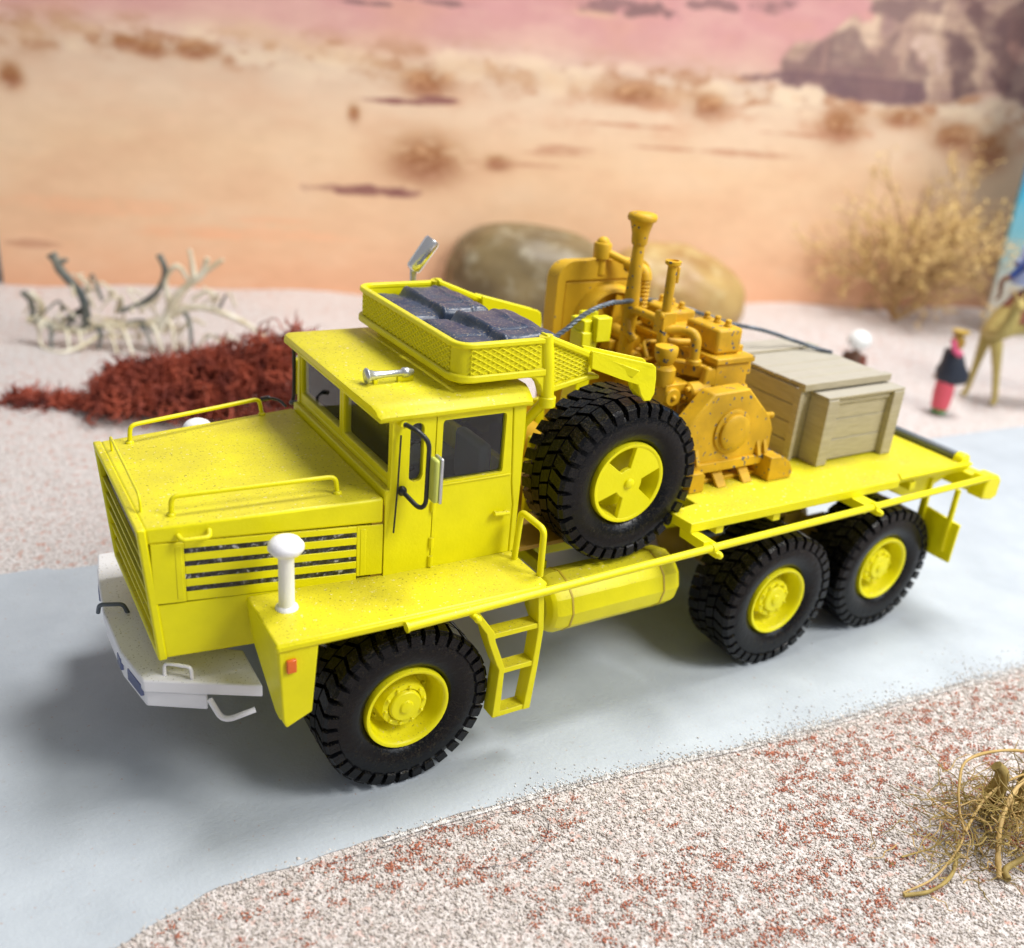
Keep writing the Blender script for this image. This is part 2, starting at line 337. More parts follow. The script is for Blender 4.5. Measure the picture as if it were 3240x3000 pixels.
# printed desert picture on the upright board (computed pixels, no file)
AL = .3006; BD = Vector((cos(AL), -sin(AL), 0)); BN = Vector((-sin(AL), -cos(AL), 0)); BP = Vector((.8, 36.35, 0))
def board_picture():
    W_, H_, SW, SH = 1500, 600, 60.0, 24.0
    s_, z_ = np.meshgrid((np.arange(W_)+.5)/W_*SW, (np.arange(H_)+.5)/H_*SH)
    zk = [0, 1.5, 3, 7, 9.5, 11.2, 11.8, 12.6, 14, 18, 24]
    ck = np.array([(230,178,142),(234,187,150),(234,193,156),(232,198,162),(226,198,170),(214,190,168),(212,178,162),(208,160,152),(205,152,150),(198,144,144),(165,130,140)], float)
    zt = z_+ (s_-8)*-.012*(z_/12)
    img = np.stack([np.interp(zt, zk, ck[:, i]) for i in range(3)], -1)
    def fn(sx, sy, seed, oct=4):     # value noise
        R_ = np.random.default_rng(seed); out = np.zeros((H_, W_)); amp = 1; tot = 0
        for o in range(oct):
            gx_, gy_ = int(sx*2**o)+3, int(sy*2**o)+3; gr = R_.normal(0, 1, (gy_, gx_))
            uu = np.linspace(0, gx_-1.01, W_); vv = np.linspace(0, gy_-1.01, H_); ui = uu.astype(int); vi = vv.astype(int); fu = uu-ui; fv = vv-vi
            fu = fu*fu*(3-2*fu); fv = (fv*fv*(3-2*fv))[:, None]
            a = gr[vi][:, ui]*(1-fu)+gr[vi][:, np.minimum(ui+1, gx_-1)]*fu; b = gr[np.minimum(vi+1, gy_-1)][:, ui]*(1-fu)+gr[np.minimum(vi+1, gy_-1)][:, np.minimum(ui+1, gx_-1)]*fu
            out += amp*(a*(1-fv)+b*fv); tot += amp; amp *= .55
        return out/tot
    def lay(al, c): img[:] = img*(1-al[..., None])+np.array(c, float)*al[..., None]
    nA = fn(14, 12, 1); nB = fn(40, 30, 2); nC = fn(90, 60, 3, 3)
    lay(np.clip(nA*.35, 0, .35), (214, 166, 132)); lay(np.clip(-nA*.3, 0, .3), (234, 210, 182))
    band = np.exp(-((z_-(11.45-.004*s_))/(.75+.006*s_))**2)
    lay(np.clip(band*(nB*1.0+nC*.6+.15), 0, .8), (176, 130, 98)); lay(np.clip(band*(-nB*.9+.1), 0, .6), (240, 218, 186))
    low = np.exp(-((z_-9.9)/1.2)**2)*np.clip((s_-18)/12, 0, 1); lay(np.clip(low*nB*.6, 0, .5), (205, 150, 118))
    EL = [(20.55,6.95,2.11,1.35,1),(17.36,5.23,2.61,.3,2),(19.31,5.25,1.05,.35,2),(20.38,10.57,1.4,.74,1),(19.03,9.58,1.91,.17,2),(21.06,9.79,1.16,.19,2),(7.58,11.04,.78,.39,1),(9.59,11.14,1.03,.44,1),(6.5,11.27,.88,.34,1),(1.62,9.5,.59,.6,1),(2.67,11.37,1.27,.52,3),(4.6,11.75,1.29,.46,3),(11.91,12.16,1.86,.48,3),(13.76,11.76,1.9,.44,3),(15.66,11.47,1.45,.4,3),(17.61,11.28,1.23,.41,3),(22.9,11.46,1.82,.46,3),(25.55,11.19,2.14,.52,3),(28.84,10.95,2.49,.53,3),(31.38,10.77,1.7,.49,1),(35.47,10.55,1.17,.7,1),(33.67,10.8,1.15,.5,3),(43.58,10.05,1.43,.99,1),(41.82,9.4,2.84,.16,4),(47.3,10.7,1.63,.58,1),(50.87,9.97,1.52,.81,1),(53.47,9.42,1.56,1.24,1),(31.31,9.25,2.59,.13,4),(27.27,7.6,1.96,.15,4),(24.3,6.97,.82,.4,1),(27.8,7.88,1.68,.2,4),(25.12,6.96,3.33,.15,4),(16.91,8.91,.3,.47,1),(1.66,1.97,1.37,.22,4),(8.48,2.73,2.93,.25,5),(12.67,3.54,2.27,.23,5),(33.5,8.23,2.36,.13,4),(38.02,8.23,3.71,.21,4),(30,14.74,2.44,.36,6),(31.66,14.65,1.65,.28,6),(28.7,14.32,1.61,.18,3),(35.2,15.32,1.69,.28,6),(17.07,13.8,1.44,.11,6),(20.96,14.15,1.49,.13,6),(38.04,15.57,1.45,.37,6),(11.66,2.86,5.09,.38,5),(5.03,3.93,4.72,.48,5)]
    CC = {1: ((166,118,82), 1.15), 2: ((140,94,88), .9), 3: ((214,180,146), .55), 4: ((188,136,108), .6), 5: ((240,180,140), .4), 6: ((136,104,104), .8)}
    for a, b, ra, rb, t in EL:
        c, al = CC[t]; q = ((s_-a)/ra)**2+((z_-b)/rb)**2
        k_ = (np.exp(-np.maximum(q-.15, 0)*1.5)*np.clip(1.0+nC*.35+nB*.12, .3, 1.15)).clip(0, 1)*al if t in (1, 3) else np.clip(1.2-q+nC*(.9 if t == 6 else .45)+nB*(.7 if t == 6 else .2), 0, 1)*al
        if t == 1: lay(k_*np.clip(1.05+nC*.3, 0, 1), c); lay(np.clip(k_*nC*.6, 0, .5), (226, 186, 146)); lay(k_*.5*np.clip((b-z_)/rb+.2, 0, 1), (160, 108, 90))
        else: lay(k_, c)
    PL = {'rock': [(39.34,12.23),(39.21,13.1),(39.75,13.82),(40.59,14.09),(41.48,14.21),(42.36,14.98),(42.99,15.52),(43.52,15.27),(44.15,15.25),(44.35,15.89),(43.86,16.34),(42.49,16.94),(42,24),(60,24),(60,11),(54.99,11.77),(53.58,12.22),(52.64,12.48),(51.2,12.18),(50.01,11.69),(46.48,11.31),(43.16,11.74),(40.59,12.07)],
     'd1': [(36.96,12.1),(39.3,12.4),(39.23,13.03),(39.65,12.89),(40.4,12.94),(41.34,14.15),(42.42,14.73),(43.09,15.16),(44.1,14.25),(44.63,13.4),(44.88,13.68),(45.26,14.6),(45.93,15.03),(45.97,13.76),(46.6,12.9),(46.8,14.3),(47.45,13.62),(48.31,12.9),(48.37,11.58),(46.48,11.31),(43.19,11.61),(39.69,12.0)],
     'd2': [(48.59,15.26),(49.98,14.99),(51.03,14.3),(51.07,13.11),(51.66,12.35),(50.29,11.85),(49.53,13.26),(49.05,14.27)], 'd3': [(43.86,16.34),(45.65,16.62),(48.15,16.72),(48.37,16.0),(46.74,16.1),(45.98,15.41),(43.96,15.98)],
     'd4': [(49.09,16.81),(50.66,16.95),(51.63,16.03),(52.11,16.58),(53.36,17.43),(60,18),(60,11),(54.99,11.77),(52.81,12.49),(52.05,14.25),(50.83,14.93),(49.71,15.86)], 'l1': [(52.78,15.09),(53.89,14.92),(54.25,13.89),(53.29,14.08)], 'l2': [(46.85,14.6),(47.33,15.15),(48.5,14.48),(49.44,12.99),(47.7,13.9)]}
    def inside(P, ds=0, dz=0):
        c = np.zeros((H_, W_), bool); j = len(P)-1; ss = s_+ds; zz = z_+dz
        for i in range(len(P)):
            (xi, yi), (xj, yj) = P[i], P[j]
            if abs(yj-yi) > 1e-9: c ^= ((yi > zz) != (yj > zz)) & (ss < (xj-xi)*(zz-yi)/(yj-yi)+xi)
            j = i
        return c.astype(float)
    def soft(a, n=3):
        for _ in range(n): a = (a+np.roll(a, 2, 0)+np.roll(a, -2, 0)+np.roll(a, 2, 1)+np.roll(a, -2, 1))/5
        return a
    nv = fn(70, 9, 5); wob = nC*.22
    st_ = fn(8, 95, 9, 3); lay(soft(inside(PL['rock'], wob*.5, wob*.5)), (184, 154, 136)); rk = soft(inside(PL['rock']))
    lay(np.clip(rk*(nv*.5+nB*.3), 0, .5), (140, 108, 112)); lay(np.clip(rk*(-nv*.9-nB*.3), 0, .8), (222, 194, 168)); lay(np.clip(rk*st_*.35, 0, .35), (130, 104, 96))
    for q, c in (('d1', (122, 98, 96)), ('d2', (112, 88, 88)), ('d3', (134, 108, 104)), ('d4', (114, 88, 88)), ('l2', (212, 184, 168)), ('l1', (196, 150, 135))):
        lay(soft(inside(PL[q], wob, wob), 2)*np.clip(.74+nB*.25+nC*.15+nv*.12, .3, .9), c)
    dk = soft(inside(PL['d1'], wob, wob)); lay(np.clip(dk*nB*.5, 0, .45), (150, 116, 116)); lay(np.clip(dk*nv*.7, 0, .6), (166, 134, 122)); lay(np.clip(soft(inside(PL['d4'], wob, wob))*nv*.8, 0, .6), (150, 116, 108)); lay(np.clip(dk*(z_ < 12.6)*.3, 0, .3), (88, 62, 80))
    up_ = np.clip((z_-15.2)/3, 0, 1)*np.clip((43-s_)/4, 0, 1); lay(np.clip(up_*(nB*.8+.1), 0, .6), (135, 105, 115))
    img[:] = np.clip(img+nC[..., None]*2.5, 0, 255)
    im = bpy.data.images.new('computed_desert_print', W_, H_); px_ = np.ones((H_, W_, 4), np.float32); px_[..., :3] = img/255
    im.pixels.foreach_set(px_.ravel()); im.update(); return im, SW, SH
im, SW, SH = board_picture()
m, nt, p = newmat('desert_print'); ti = N(nt, 'ShaderNodeTexImage'); ti.image = im; ti.extension = 'EXTEND'; uvn = N(nt, 'ShaderNodeUVMap')
nt.links.new(uvn.outputs[0], ti.inputs[0]); nt.links.new(ti.outputs[0], p.inputs['Base Color']); p.inputs['Roughness'].default_value = .55; p.inputs['Specular IOR Level'].default_value = .2
edgem = plain('board_edge', (.7, .7, .68), .6)
s0, s1 = .25, 58.0
b = M(); q = [BP+BD*s0, BP+BD*s1, BP+BD*s1-BN*.3, BP+BD*s0-BN*.3]
b.prism([(v.x, v.y, -.2) for v in q], [(v.x, v.y, SH) for v in q])
o = obj('backdrop_board', b, [m, edgem], smooth=0, org=(BP.x, BP.y, 0))
uv = o.data.uv_layers.new(name='UVMap')
for pl in o.data.polygons:
    front = pl.normal.dot(BN) > .9; pl.material_index = 0 if front else 1
    for li in pl.loop_indices:
        v = o.data.vertices[o.data.loops[li].vertex_index].co/S; v = Vector((v.x, v.y, 0)).dot(BD), v.z
        uv.data[li].uv = (v[0]/SW, v[1]/SH)
tag(o, 'tall upright board printed with an orange desert photo behind the model', 'backdrop')
# second board with a blue sky at the right edge
m2, nt, p = newmat('blue_sky_print'); tc = N(nt, 'ShaderNodeTexCoord'); sx = N(nt, 'ShaderNodeSeparateXYZ'); nt.links.new(tc.outputs['Object'], sx.inputs[0])
mr = N(nt, 'ShaderNodeMapRange'); nt.links.new(sx.outputs[2], mr.inputs[0]); mr.inputs[2].default_value = 12*S
c = ramp(nt, mr.outputs[0], [(0.0, (.42, .36, .28)), (.22, (.45, .43, .36)), (.42, (.20, .42, .46)), (.62, (.05, .38, .55)), (.8, (.03, .27, .62)), (1.0, (.03, .22, .60))])
c = mix(nt, ramp(nt, noise(nt, .7, 3).outputs[0], [(.5, 0.0), (.75, .35)]), c, (.45, .50, .45)); nt.links.new(c, p.inputs['Base Color']); p.inputs['Roughness'].default_value = .5
b = M(); a0 = Vector((48.35, 15.7, 0)); dd = Vector((.86, -.51, 0)); nn = Vector((.51, .86, 0)); q = [a0, a0+dd*22, a0+dd*22+nn*.3, a0+nn*.3]
b.prism([(v.x, v.y, -.2) for v in q], [(v.x, v.y, 24) for v in q])
tag(obj('backdrop_board', b, m2, smooth=0, org=(a0.x, a0.y, 0)), 'upright board with a blue sky print at the right edge behind the camel', 'backdrop')
# grey room wall seen past the left end of the board
b = M(); q = [BP-BD*30-BN*2, BP+BD*12-BN*2, BP+BD*12-BN*2.4, BP-BD*30-BN*2.4]; b.prism([(v.x, v.y, -1) for v in q], [(v.x, v.y, 40) for v in q])
obj('wall', b, plain('grey_wall', (.62, .72, .76), .7), smooth=0, kind='structure')
# ---------------- the model truck ----------------
TR = empty('model_truck', (9, 0, 0))
tag(TR, 'yellow six-wheeled scale model oilfield truck parked on the pale card road', 'model truck')
def T_(name, m, mat=YEL, bev=.02, par=None, **k): return obj(name, m, mat, par or TR, bev=bev, **k)
def hy(x): return 1.91+.42*max(0, min(x, 3.9))/3.9
def fx(z): return .19*(5.09-z)/2.41
# hood: dark core, then separate panels with real gaps between them
m = M(); m.hexa([(.3,-1.84,2.75),(3.88,-2.2,2.75),(3.88,2.2,2.75),(.3,1.84,2.75),(.14,-1.84,5.0),(3.88,-2.2,5.08),(3.88,2.2,5.08),(.14,1.84,5.0)])
T_('hood_core', m, SEAM, 0)
m = M(); m.box(3.7, 3.922, -2.29, 2.29, 3.66, 5.10); T_('hood_seam', m, SEAM, 0)
def slab(z0f, z0r, z1f, z1r, x1=3.90, ins=0):
    a, b_ = fx(z0f)+.10, fx(z1f)+.10
    return M().hexa([(a,-(hy(0)-ins),z0f),(x1,-(hy(x1)-ins),z0r),(x1,hy(x1)-ins,z0r),(a,hy(0)-ins,z0f),(b_,-(hy(0)-ins),z1f),(x1,-(hy(x1)-ins),z1r),(x1,hy(x1)-ins,z1r),(b_,hy(0)-ins,z1f)])
lid = T_('hood_lid', slab(4.80, 4.70, 5.09, 5.17), bev=.05)
T_('hood_lower_panel', slab(2.68, 2.68, 3.70, 3.66), bev=.03)
def smap(sgn, d0=0):      # side plane coordinates (x, z, outward)
    return lambda u, d, v: (u, sgn*(hy(u)+d+d0), v-.036*u)
for sg in (-1, 1):
    T = smap(sg)
    m = M()           # panel around the louvre opening, slots between raised bars
    zs = [4.655, 4.425, 4.195, 3.965]; hh = .045
    m.box(.17, .66, -.06, 0, 3.74, 4.815, T); m.box(3.44, 3.90, -.06, 0, 3.85, 4.815, T)
    edges = [4.815]+[v for z in zs for v in (z+hh, z-hh)]+[3.75]
    for i in range(0, len(edges), 2): m.box(.66, 3.44, -.06, 0, edges[i+1], edges[i], T)
    sp = T_('hood_side_panel', m, YEL, .012)
    fr = M()
    for z in zs:
        pass
    fr.box(.52, .62, -.01, .010, 3.80, 4.76, T); T_('louvre_frame', fr, YEL, .01, par=sp); fr = M(); fr.box(3.50, 3.60, -.01, .010, 3.86, 4.76, T); T_('louvre_frame', fr, YEL, .01, par=sp)
    for z in zs:
        q = M(); q.box(.66, 3.44, -.09, -.014, z-hh-.02, z+hh+.02, T); T_('louvre_slot', q, GRL, 0, par=sp)
    # side grab handle
    h = M(); P = lambda u, d, v: T(u, d, v)
    h.tube(bent([P(.58, 0, 4.95), P(.60, .16, 4.93), P(1.02, .16, 4.95), P(1.05, 0, 5.0)], .07), .04, 8); T_('grab_handle', h, YEL, 0, smooth=60)
# cowl strip in front of the windscreen
m = M(); m.box(3.912, 4.06, -2.325, 2.325, 5.0, 5.30); m.box(4.02, 4.14, -2.19, 2.19, 5.29, 5.40); T_('cowl', m, YEL, .03)
# nose: frame with slats over a dark recess
def lean(M_):
    M_.v = [(x+fx(z), y, z) for x, y, z in M_.v]; return M_
m = lean(M().holeplate([(-1.93, 2.66), (1.93, 2.66), (1.93, 5.09), (-1.93, 5.09)], (-1.80, 1.80, 2.80, 4.98), 'x', -.02, .12, .12))
nf = T_('nose_frame', m, YEL, .03)
m = lean(M().box(.11, .14, -1.82, 1.82, 2.78, 5.0)); T_('grille_mesh', m, GRL, 0, par=nf)
for i in range(5):
    z = 3.08+i*.33; m = lean(M().box(.02, .095, -1.81, 1.81, z-.022, z+.022)); T_('grille_slat', m, YEL, .012, par=nf)
# hood rails
for pts in ([(.58,-1.58,5.10),(.60,-1.58,5.42),(3.22,-1.84,5.47),(3.25,-1.84,5.16)], [(.57,1.62,5.10),(.60,1.62,5.44),(3.15,2.15,5.50),(3.2,2.15,5.16)]):
    m = M(); m.tube(bent(pts, .12), .042, 10)
    for p_ in (pts[0], pts[-1]): m.lathe([(.075, 0), (.07, .03), (.04, .05)], p_, 'z', 12)
    T_('hood_rail', m, YEL, 0, smooth=60)
m = M(); m.tube(bent([(.22,1.36,5.08),(.2,1.34,5.40),(.18,-1.26,5.36),(.18,-1.28,5.08)], .14), .022, 8); T_('hood_rail', m, YEL, 0, smooth=60)
# fenders
for sg in (-1, 1):
    Q = lambda x, y, z: (x, sg*y, z)
    top = [(1.57, 2.15), (1.57, 3.70), (6.35, 3.70), (6.55, 3.60), (6.55, 2.2)]
    m = M(); m.prism([Q(x, y, (3.66-.012*(x-1.6))-.09) for x, y in top], [Q(x, y, 3.69-.012*(x-1.6)) for x, y in top])
    fd = T_('fender', m, YEL, .035)
    m = M(); m.box(1.56, 6.5, 3.60, 3.72, 3.52, 3.665, lambda x, y, z: Q(x, y, z-.012*(x-1.6))); T_('fender_edge', m, YEL, .045, par=fd)
    m = M(); pl_ = [(2.05, 3.58), (3.66, 3.58), (3.62, 2.28), (3.42, 2.04), (3.2, 2.06), (2.25, 2.85)]
    m.prism([(1.58+.10*(3.6-z)/1.4, sg*y, z) for y, z in pl_], [(1.70+.10*(3.6-z)/1.4, sg*y, z) for y, z in pl_]); T_('fender_front', m, YEL, .03, par=fd)
    m = M(); pl_ = [(1.60, 3.58), (2.26, 3.58), (2.15, 2.26), (1.72, 2.06), (1.66, 2.2)]
    m.prism([Q(x, 3.58, z) for x, z in pl_], [Q(x, 3.68, z) for x, z in pl_]); T_('fender_side', m, YEL, .03, par=fd)
    m = M(); m.box(1.72, 1.88, 3.67, 3.74, 3.13, 3.37, Q); T_('side_lamp', m, ORL, .02, par=fd)
    m = M(); m.box(2.0, 6.4, 2.2, 2.3, 2.6, 3.58, Q); T_('inner_arch', m, YEL, 0, par=fd)
    # white mushroom air intakes
    c = (2.06, sg*2.72, 3.68)
    m = M(); m.lathe([(.19, 0), (.18, .04), (.135, .07), (.13, .12), (.125, .95), (.14, 1.0)], c, 'z', 24)
    pt = T_('air_intake', m, WHT, 0, smooth=50)
    m = M(); m.lathe([(.14, 1.0), (.24, 1.03), (.29, 1.10), (.285, 1.17), (.22, 1.25), (.12, 1.30), (0, 1.31)], c, 'z', 28); T_('intake_cap', m, WHT, 0, par=pt, smooth=60)
# step rail behind the near door
for sg in (-1, 1):
    m = M(); m.tube(bent([(6.44, sg*2.62, 3.62), (6.50, sg*2.62, 4.60), (6.54, sg*3.34, 4.56), (6.56, sg*3.33, 3.62)], .13), .062, 10); T_('grab_rail', m, YEL, 0, smooth=60)
# bumper
def sym(pts): return pts+[(x, -y) for x, y in pts[::-1]]
out = sym([(1.62, -2.78), (1.58, -2.62), (-.06, -1.70)]); inn = sym([(1.62, -1.9)])
bt = [(1.66,-2.64),(-.07,-1.72),(-.25,-.7),(-.28,.7),(-.16,2.0),(.0,2.95),(1.66,2.95),(1.66,2.0),(1.2,1.2),(1.2,-1.2),(1.66,-1.5)]
m = M(); m.prism([(x, y, 1.98) for x, y in bt], [(x, y, 2.22) for x, y in bt]); bp = T_('bumper', m, WHT, .03)
bs = [(.86,-2.20),(-.04,-1.68),(-.22,-.7),(-.25,.7),(-.14,2.0),(.02,2.9),(.3,2.9),(.15,1.9),(.05,-1.5),(.86,-2.0)]
m = M(); m.prism([(x, y, 1.66) for x, y in bs], [(x, y, 1.985) for x, y in bs]); T_('bumper_skirt', m, WHT, .04, par=bp)
def frontx(y):
    ys = [-1.72, -.7, .7, 2.0, 2.95]; return float(np.interp(y, ys, [-.07, -.25, -.28, -.16, 0]))
for y0, y1 in ((-1.62, -1.05), (-.75, -.5), (1.7, 2.6)):
    m = M(); a, b_ = frontx(y0), frontx(y1)
    m.hexa([(a-.02,y0,1.84),(a+.05,y0,1.84),(b_+.05,y1,1.84),(b_-.02,y1,1.84),(a-.02,y0,2.08),(a+.05,y0,2.08),(b_+.05,y1,2.08),(b_-.02,y1,2.08)]); T_('blue_patch', m, BLUL, .02, par=bp)  # glossy blue patches along the bumper front
m = M(); m.tube(bent([(-.36,.72,2.20),(-.34,.66,2.40),(.05,.52,2.40),(.12,.5,2.2)], .08), .04, 8); T_('tow_hook', m, WIRE, 0, smooth=60, par=bp)
m = M(); m.tube(bent([(.28,-1.70,2.2),(.30,-1.68,2.44),(.66,-1.97,2.44),(.66,-2.0,2.2)], .08), .032, 8); T_('bumper_handle', m, WHT, 0, smooth=60, par=bp)
m = M(); m.tube(bent([(.86,-2.3,1.95),(1.0,-2.42,1.62),(1.12,-2.5,1.60),(1.55,-2.55,1.70)], .1), .05, 8); T_('step_rod', m, WHT, 0, smooth=60, par=bp)
m = M(); m.box(.4, 2.2, -.9, -.6, 1.9, 2.7); m.box(.4, 2.2, .6, .9, 1.9, 2.7); T_('bumper_bracket', m, SEAM, .02, par=bp)
# cab
CX0, CX1 = 4.02, 6.6
m = M(); m.box(3.93, CX1-.01, -2.2, 2.2, 3.58, 3.72); m.box(3.94, 4.08, -2.2, 2.2, 3.6, 5.29); cabb = T_('cab_floor', m, YEL, .02)
m = M()
m.holeplate([(-2.205, 5.36), (-.03, 5.36), (-.03, 6.70), (-2.205, 6.70)], (-2.14, -.14, 5.53, 6.52), 'x', 4.03, 4.15, .06)
m.holeplate([(-.03, 5.36), (2.205, 5.36), (2.205, 6.70), (-.03, 6.70)], (.08, 2.14, 5.53, 6.52), 'x', 4.03, 4.15, .06)
wf = T_('windshield_frame', m, YEL, .015)
for a, b_ in ((-2.24, -.12), (.06, 2.22)):
    m = M(); m.box(4.08, 4.10, a, b_, 5.5, 6.55); T_('windshield_pane', m, GLS, 0, par=wf)
for sg in (-1, 1):
    def sidep(poly, hole, name, mat=YEL, rad=.09, bev=.02):
        m = M()
        if hole: m.holeplate(poly, hole, 'y', sg*2.21, sg*2.33, rad)
        else: m.plate(poly, 'y', sg*2.21, sg*2.33)
        return T_(name, m, mat, bev)
    sw = sidep([(3.925, 3.62), (4.815, 3.62), (4.815, 6.68), (4.02, 6.68), (4.0, 5.3), (3.925, 5.2)], (4.34, 4.60, 5.39, 6.46), 'cab_side', rad=.11)
    m = M(); m.box(4.30, 4.64, sg*2.26-.01, sg*2.26+.01, 5.34, 6.5); T_('quarter_glass', m, GLS, 0, par=sw)
    dp = sidep([(4.835,3.64),(6.465,3.64),(6.465,4.62),(6.40,5.05),(6.30,6.61),(4.835,6.61)], (4.95, 6.20, 5.31, 6.45), 'door', rad=.06)
    m = M(); m.box(4.90, 6.25, sg*2.26-.01, sg*2.26+.01, 5.27, 6.5); T_('door_glass', m, GLS, 0, par=dp)
    m = M(); m.box(4.86, 6.38, sg*2.345-.012, sg*2.345+.012, 5.235, 5.27); T_('door_ridge', m, YEL, .01, par=dp)
    m = M(); m.tube([(6.05, sg*2.42, 4.53), (6.36, sg*2.42, 4.50)], .045, 8); m.box(6.08, 6.13, sg*2.38-.05, sg*2.38+.05, 4.49, 4.55); m.box(6.3, 6.35, sg*2.38-.05, sg*2.38+.05, 4.47, 4.53); T_('door_handle', m, YEL, 0, par=dp)
    for z in (4.86, 4.15, 3.78):
        m = M(); m.lathe([(.045, -.1), (.045, .1)], (4.825, sg*2.345, z), 'z', 10); T_('hinge', m, YEL, 0, par=dp)
    sidep([(6.49,3.62),(6.60,3.62),(6.62,5.0),(6.60,6.68),(6.325,6.68),(6.425,5.05),(6.49,4.62)], None, 'rear_pillar')
m = M(); m.holeplate([(-2.2, 3.62), (2.2, 3.62), (2.2, 6.68), (-2.2, 6.68)], (-1.75, 1.75, 5.25, 6.42), 'x', 6.5, 6.6, .12); rw = T_('cab_rear_wall', m, YEL, .02)
m = M(); m.box(6.54, 6.56, -1.8, 1.8, 5.2, 6.46); T_('rear_glass', m, GLS, 0, par=rw)
# dark interior
m = M(); m.box(4.3, 6.45, -2.15, 2.15, 3.73, 3.80); m.box(4.17, 4.5, -2.15, 2.15, 4.6, 5.25); T_('dashboard', m, INT, .04)
for yc in (-1.25, 1.25):
    m = M(); m.box(5.3, 6.2, yc-.55, yc+.55, 4.3, 4.62); st = T_('seat', m, SEATM, .1); m = M(); m.box(6.05, 6.3, yc-.55, yc+.55, 4.6, 5.62); T_('seat_back', m, SEATM, .1, par=st)
m = M(); m.box(5.2, 6.4, -.5, .5, 3.8, 4.9); T_('engine_tunnel', m, SEATM, .08)
m = M(); m.tube([(4.95+.18*sin(t), -1.25+.48*cos(t), 5.15+.45*sin(t)) for t in [2*pi*i/24 for i in range(24)]], .035, 6, closed=True); m.tube([(4.5, -1.25, 4.95), (4.95, -1.25, 5.15)], .05, 6); T_('steering_wheel', m, BLK, 0, smooth=60)
# roof with rounded shoulders and a drip lip
def roofprof(h=0): 
    a = [(-2.44, 6.60), (-2.45, 6.66), (-2.37, 6.68), (-2.31, 6.75), (-2.18, 6.81), (-2.0, 6.84)]
    return a+[(-y, z) for y, z in a[::-1]]
xs_ = [(3.66, -.03), (3.74, .0), (6.62, .0), (6.76, -.03), (6.80, -.10)]
m = M(); pr_ = roofprof(); n_ = len(pr_); 
for x, dz in xs_:
    sy = 1 if 3.72 < x < 6.7 else .985
    m.v += [(x+ (.10*max(0, abs(y)-2.0)/.45 if x < 4 else -.10*max(0, abs(y)-2.0)/.45), y*sy, z+(dz if z > 6.65 else dz*.3)) for y, z in pr_]
for i in range(len(xs_)-1):
    for k_ in range(n_): m.f.append((i*n_+k_, i*n_+(k_+1) % n_, (i+1)*n_+(k_+1) % n_, (i+1)*n_+k_))
m.f += [tuple(range(n_))[::-1], tuple(range((len(xs_)-1)*n_, len(xs_)*n_))]
T_('roof', m, YEL, 0, smooth=40)
m = M(); m.box(3.75, 6.7, -2.40, 2.40, 6.55, 6.61); T_('roof_gutter', m, YEL, .02)
# silver horn on the roof
m = M(); m.lathe([(.125, 0), (.14, .015), (.14, .03), (.10, .07), (.075, .16), (.06, .35), (.055, .62), (.07, .64), (.09, .66), (.09, .74), (.06, .80), (.05, .84), (0, .85)], (0, 0, 0), 'x', 18)
an = radians(-2); m.v = [(3.96+x*1.06, -1.27+y, 6.99+z) for x, y, z in m.v]; hn = T_('horn', m, SIL, 0, smooth=50)
m = M(); m.box(4.1, 4.18, -1.31, -1.23, 6.82, 6.92); m.box(4.55, 4.85, -1.31, -1.23, 6.82, 6.94); T_('horn_bracket', m, YEL, .01, par=hn)
# mirrors and the thin black rods
for sg in (-1, 1):
    fo = .36 if sg > 0 else 0
    m = M(); m.tube(bent([(4.19, sg*2.36, 6.50), (4.30-fo*.6, sg*2.7, 6.47), (4.46-fo, sg*2.80, 6.30), (4.45-fo, sg*2.80, 5.16), (4.34-fo, sg*2.78, 5.10), (4.20, sg*2.36, 5.28)], .13), .042, 8)
    m.ball((4.19, sg*2.38, 6.50), .07, 10); m.ball((4.20, sg*2.38, 5.28), .09, 10)
    mi = T_('mirror_arm', m, BLK, 0, smooth=60)
    m = M(); m.box(4.47-fo, 4.57-fo, sg*2.90-.13, sg*2.90+.10, 5.27, 6.05); mh = T_('mirror_housing', m, paint('mirror_back_green', (.55, .60, .12), .4) if sg < 0 else YEL, .04, par=mi)
    m = M(); m.box(4.57-fo, 4.63-fo, sg*2.90-.14, sg*2.90+.11, 5.25, 6.07); T_('mirror_glass', m, SIL, .02, par=mi)
    m = M(); m.tube([(4.135, sg*2.40, 6.31), (4.10, sg*2.42, 5.4), (4.043, sg*2.44, 4.54)], .016, 6); T_('black_rod', m, BLK, 0)
    m = M(); m.lathe([(.07, -.05), (.08, 0), (.07, .05)], (4.18, sg*2.38, 6.50), 'y', 10); T_('mirror_mount', m, YEL, 0, par=mi)
m = M(); m.tube(spline([(3.75, 2.30, 5.22), (3.66, 2.48, 5.30), (3.50, 2.62, 5.32), (3.36, 2.70, 5.28)]), [.03]*16+[.055]*9, 6); T_('wiper', m, BLK, 0, smooth=60)
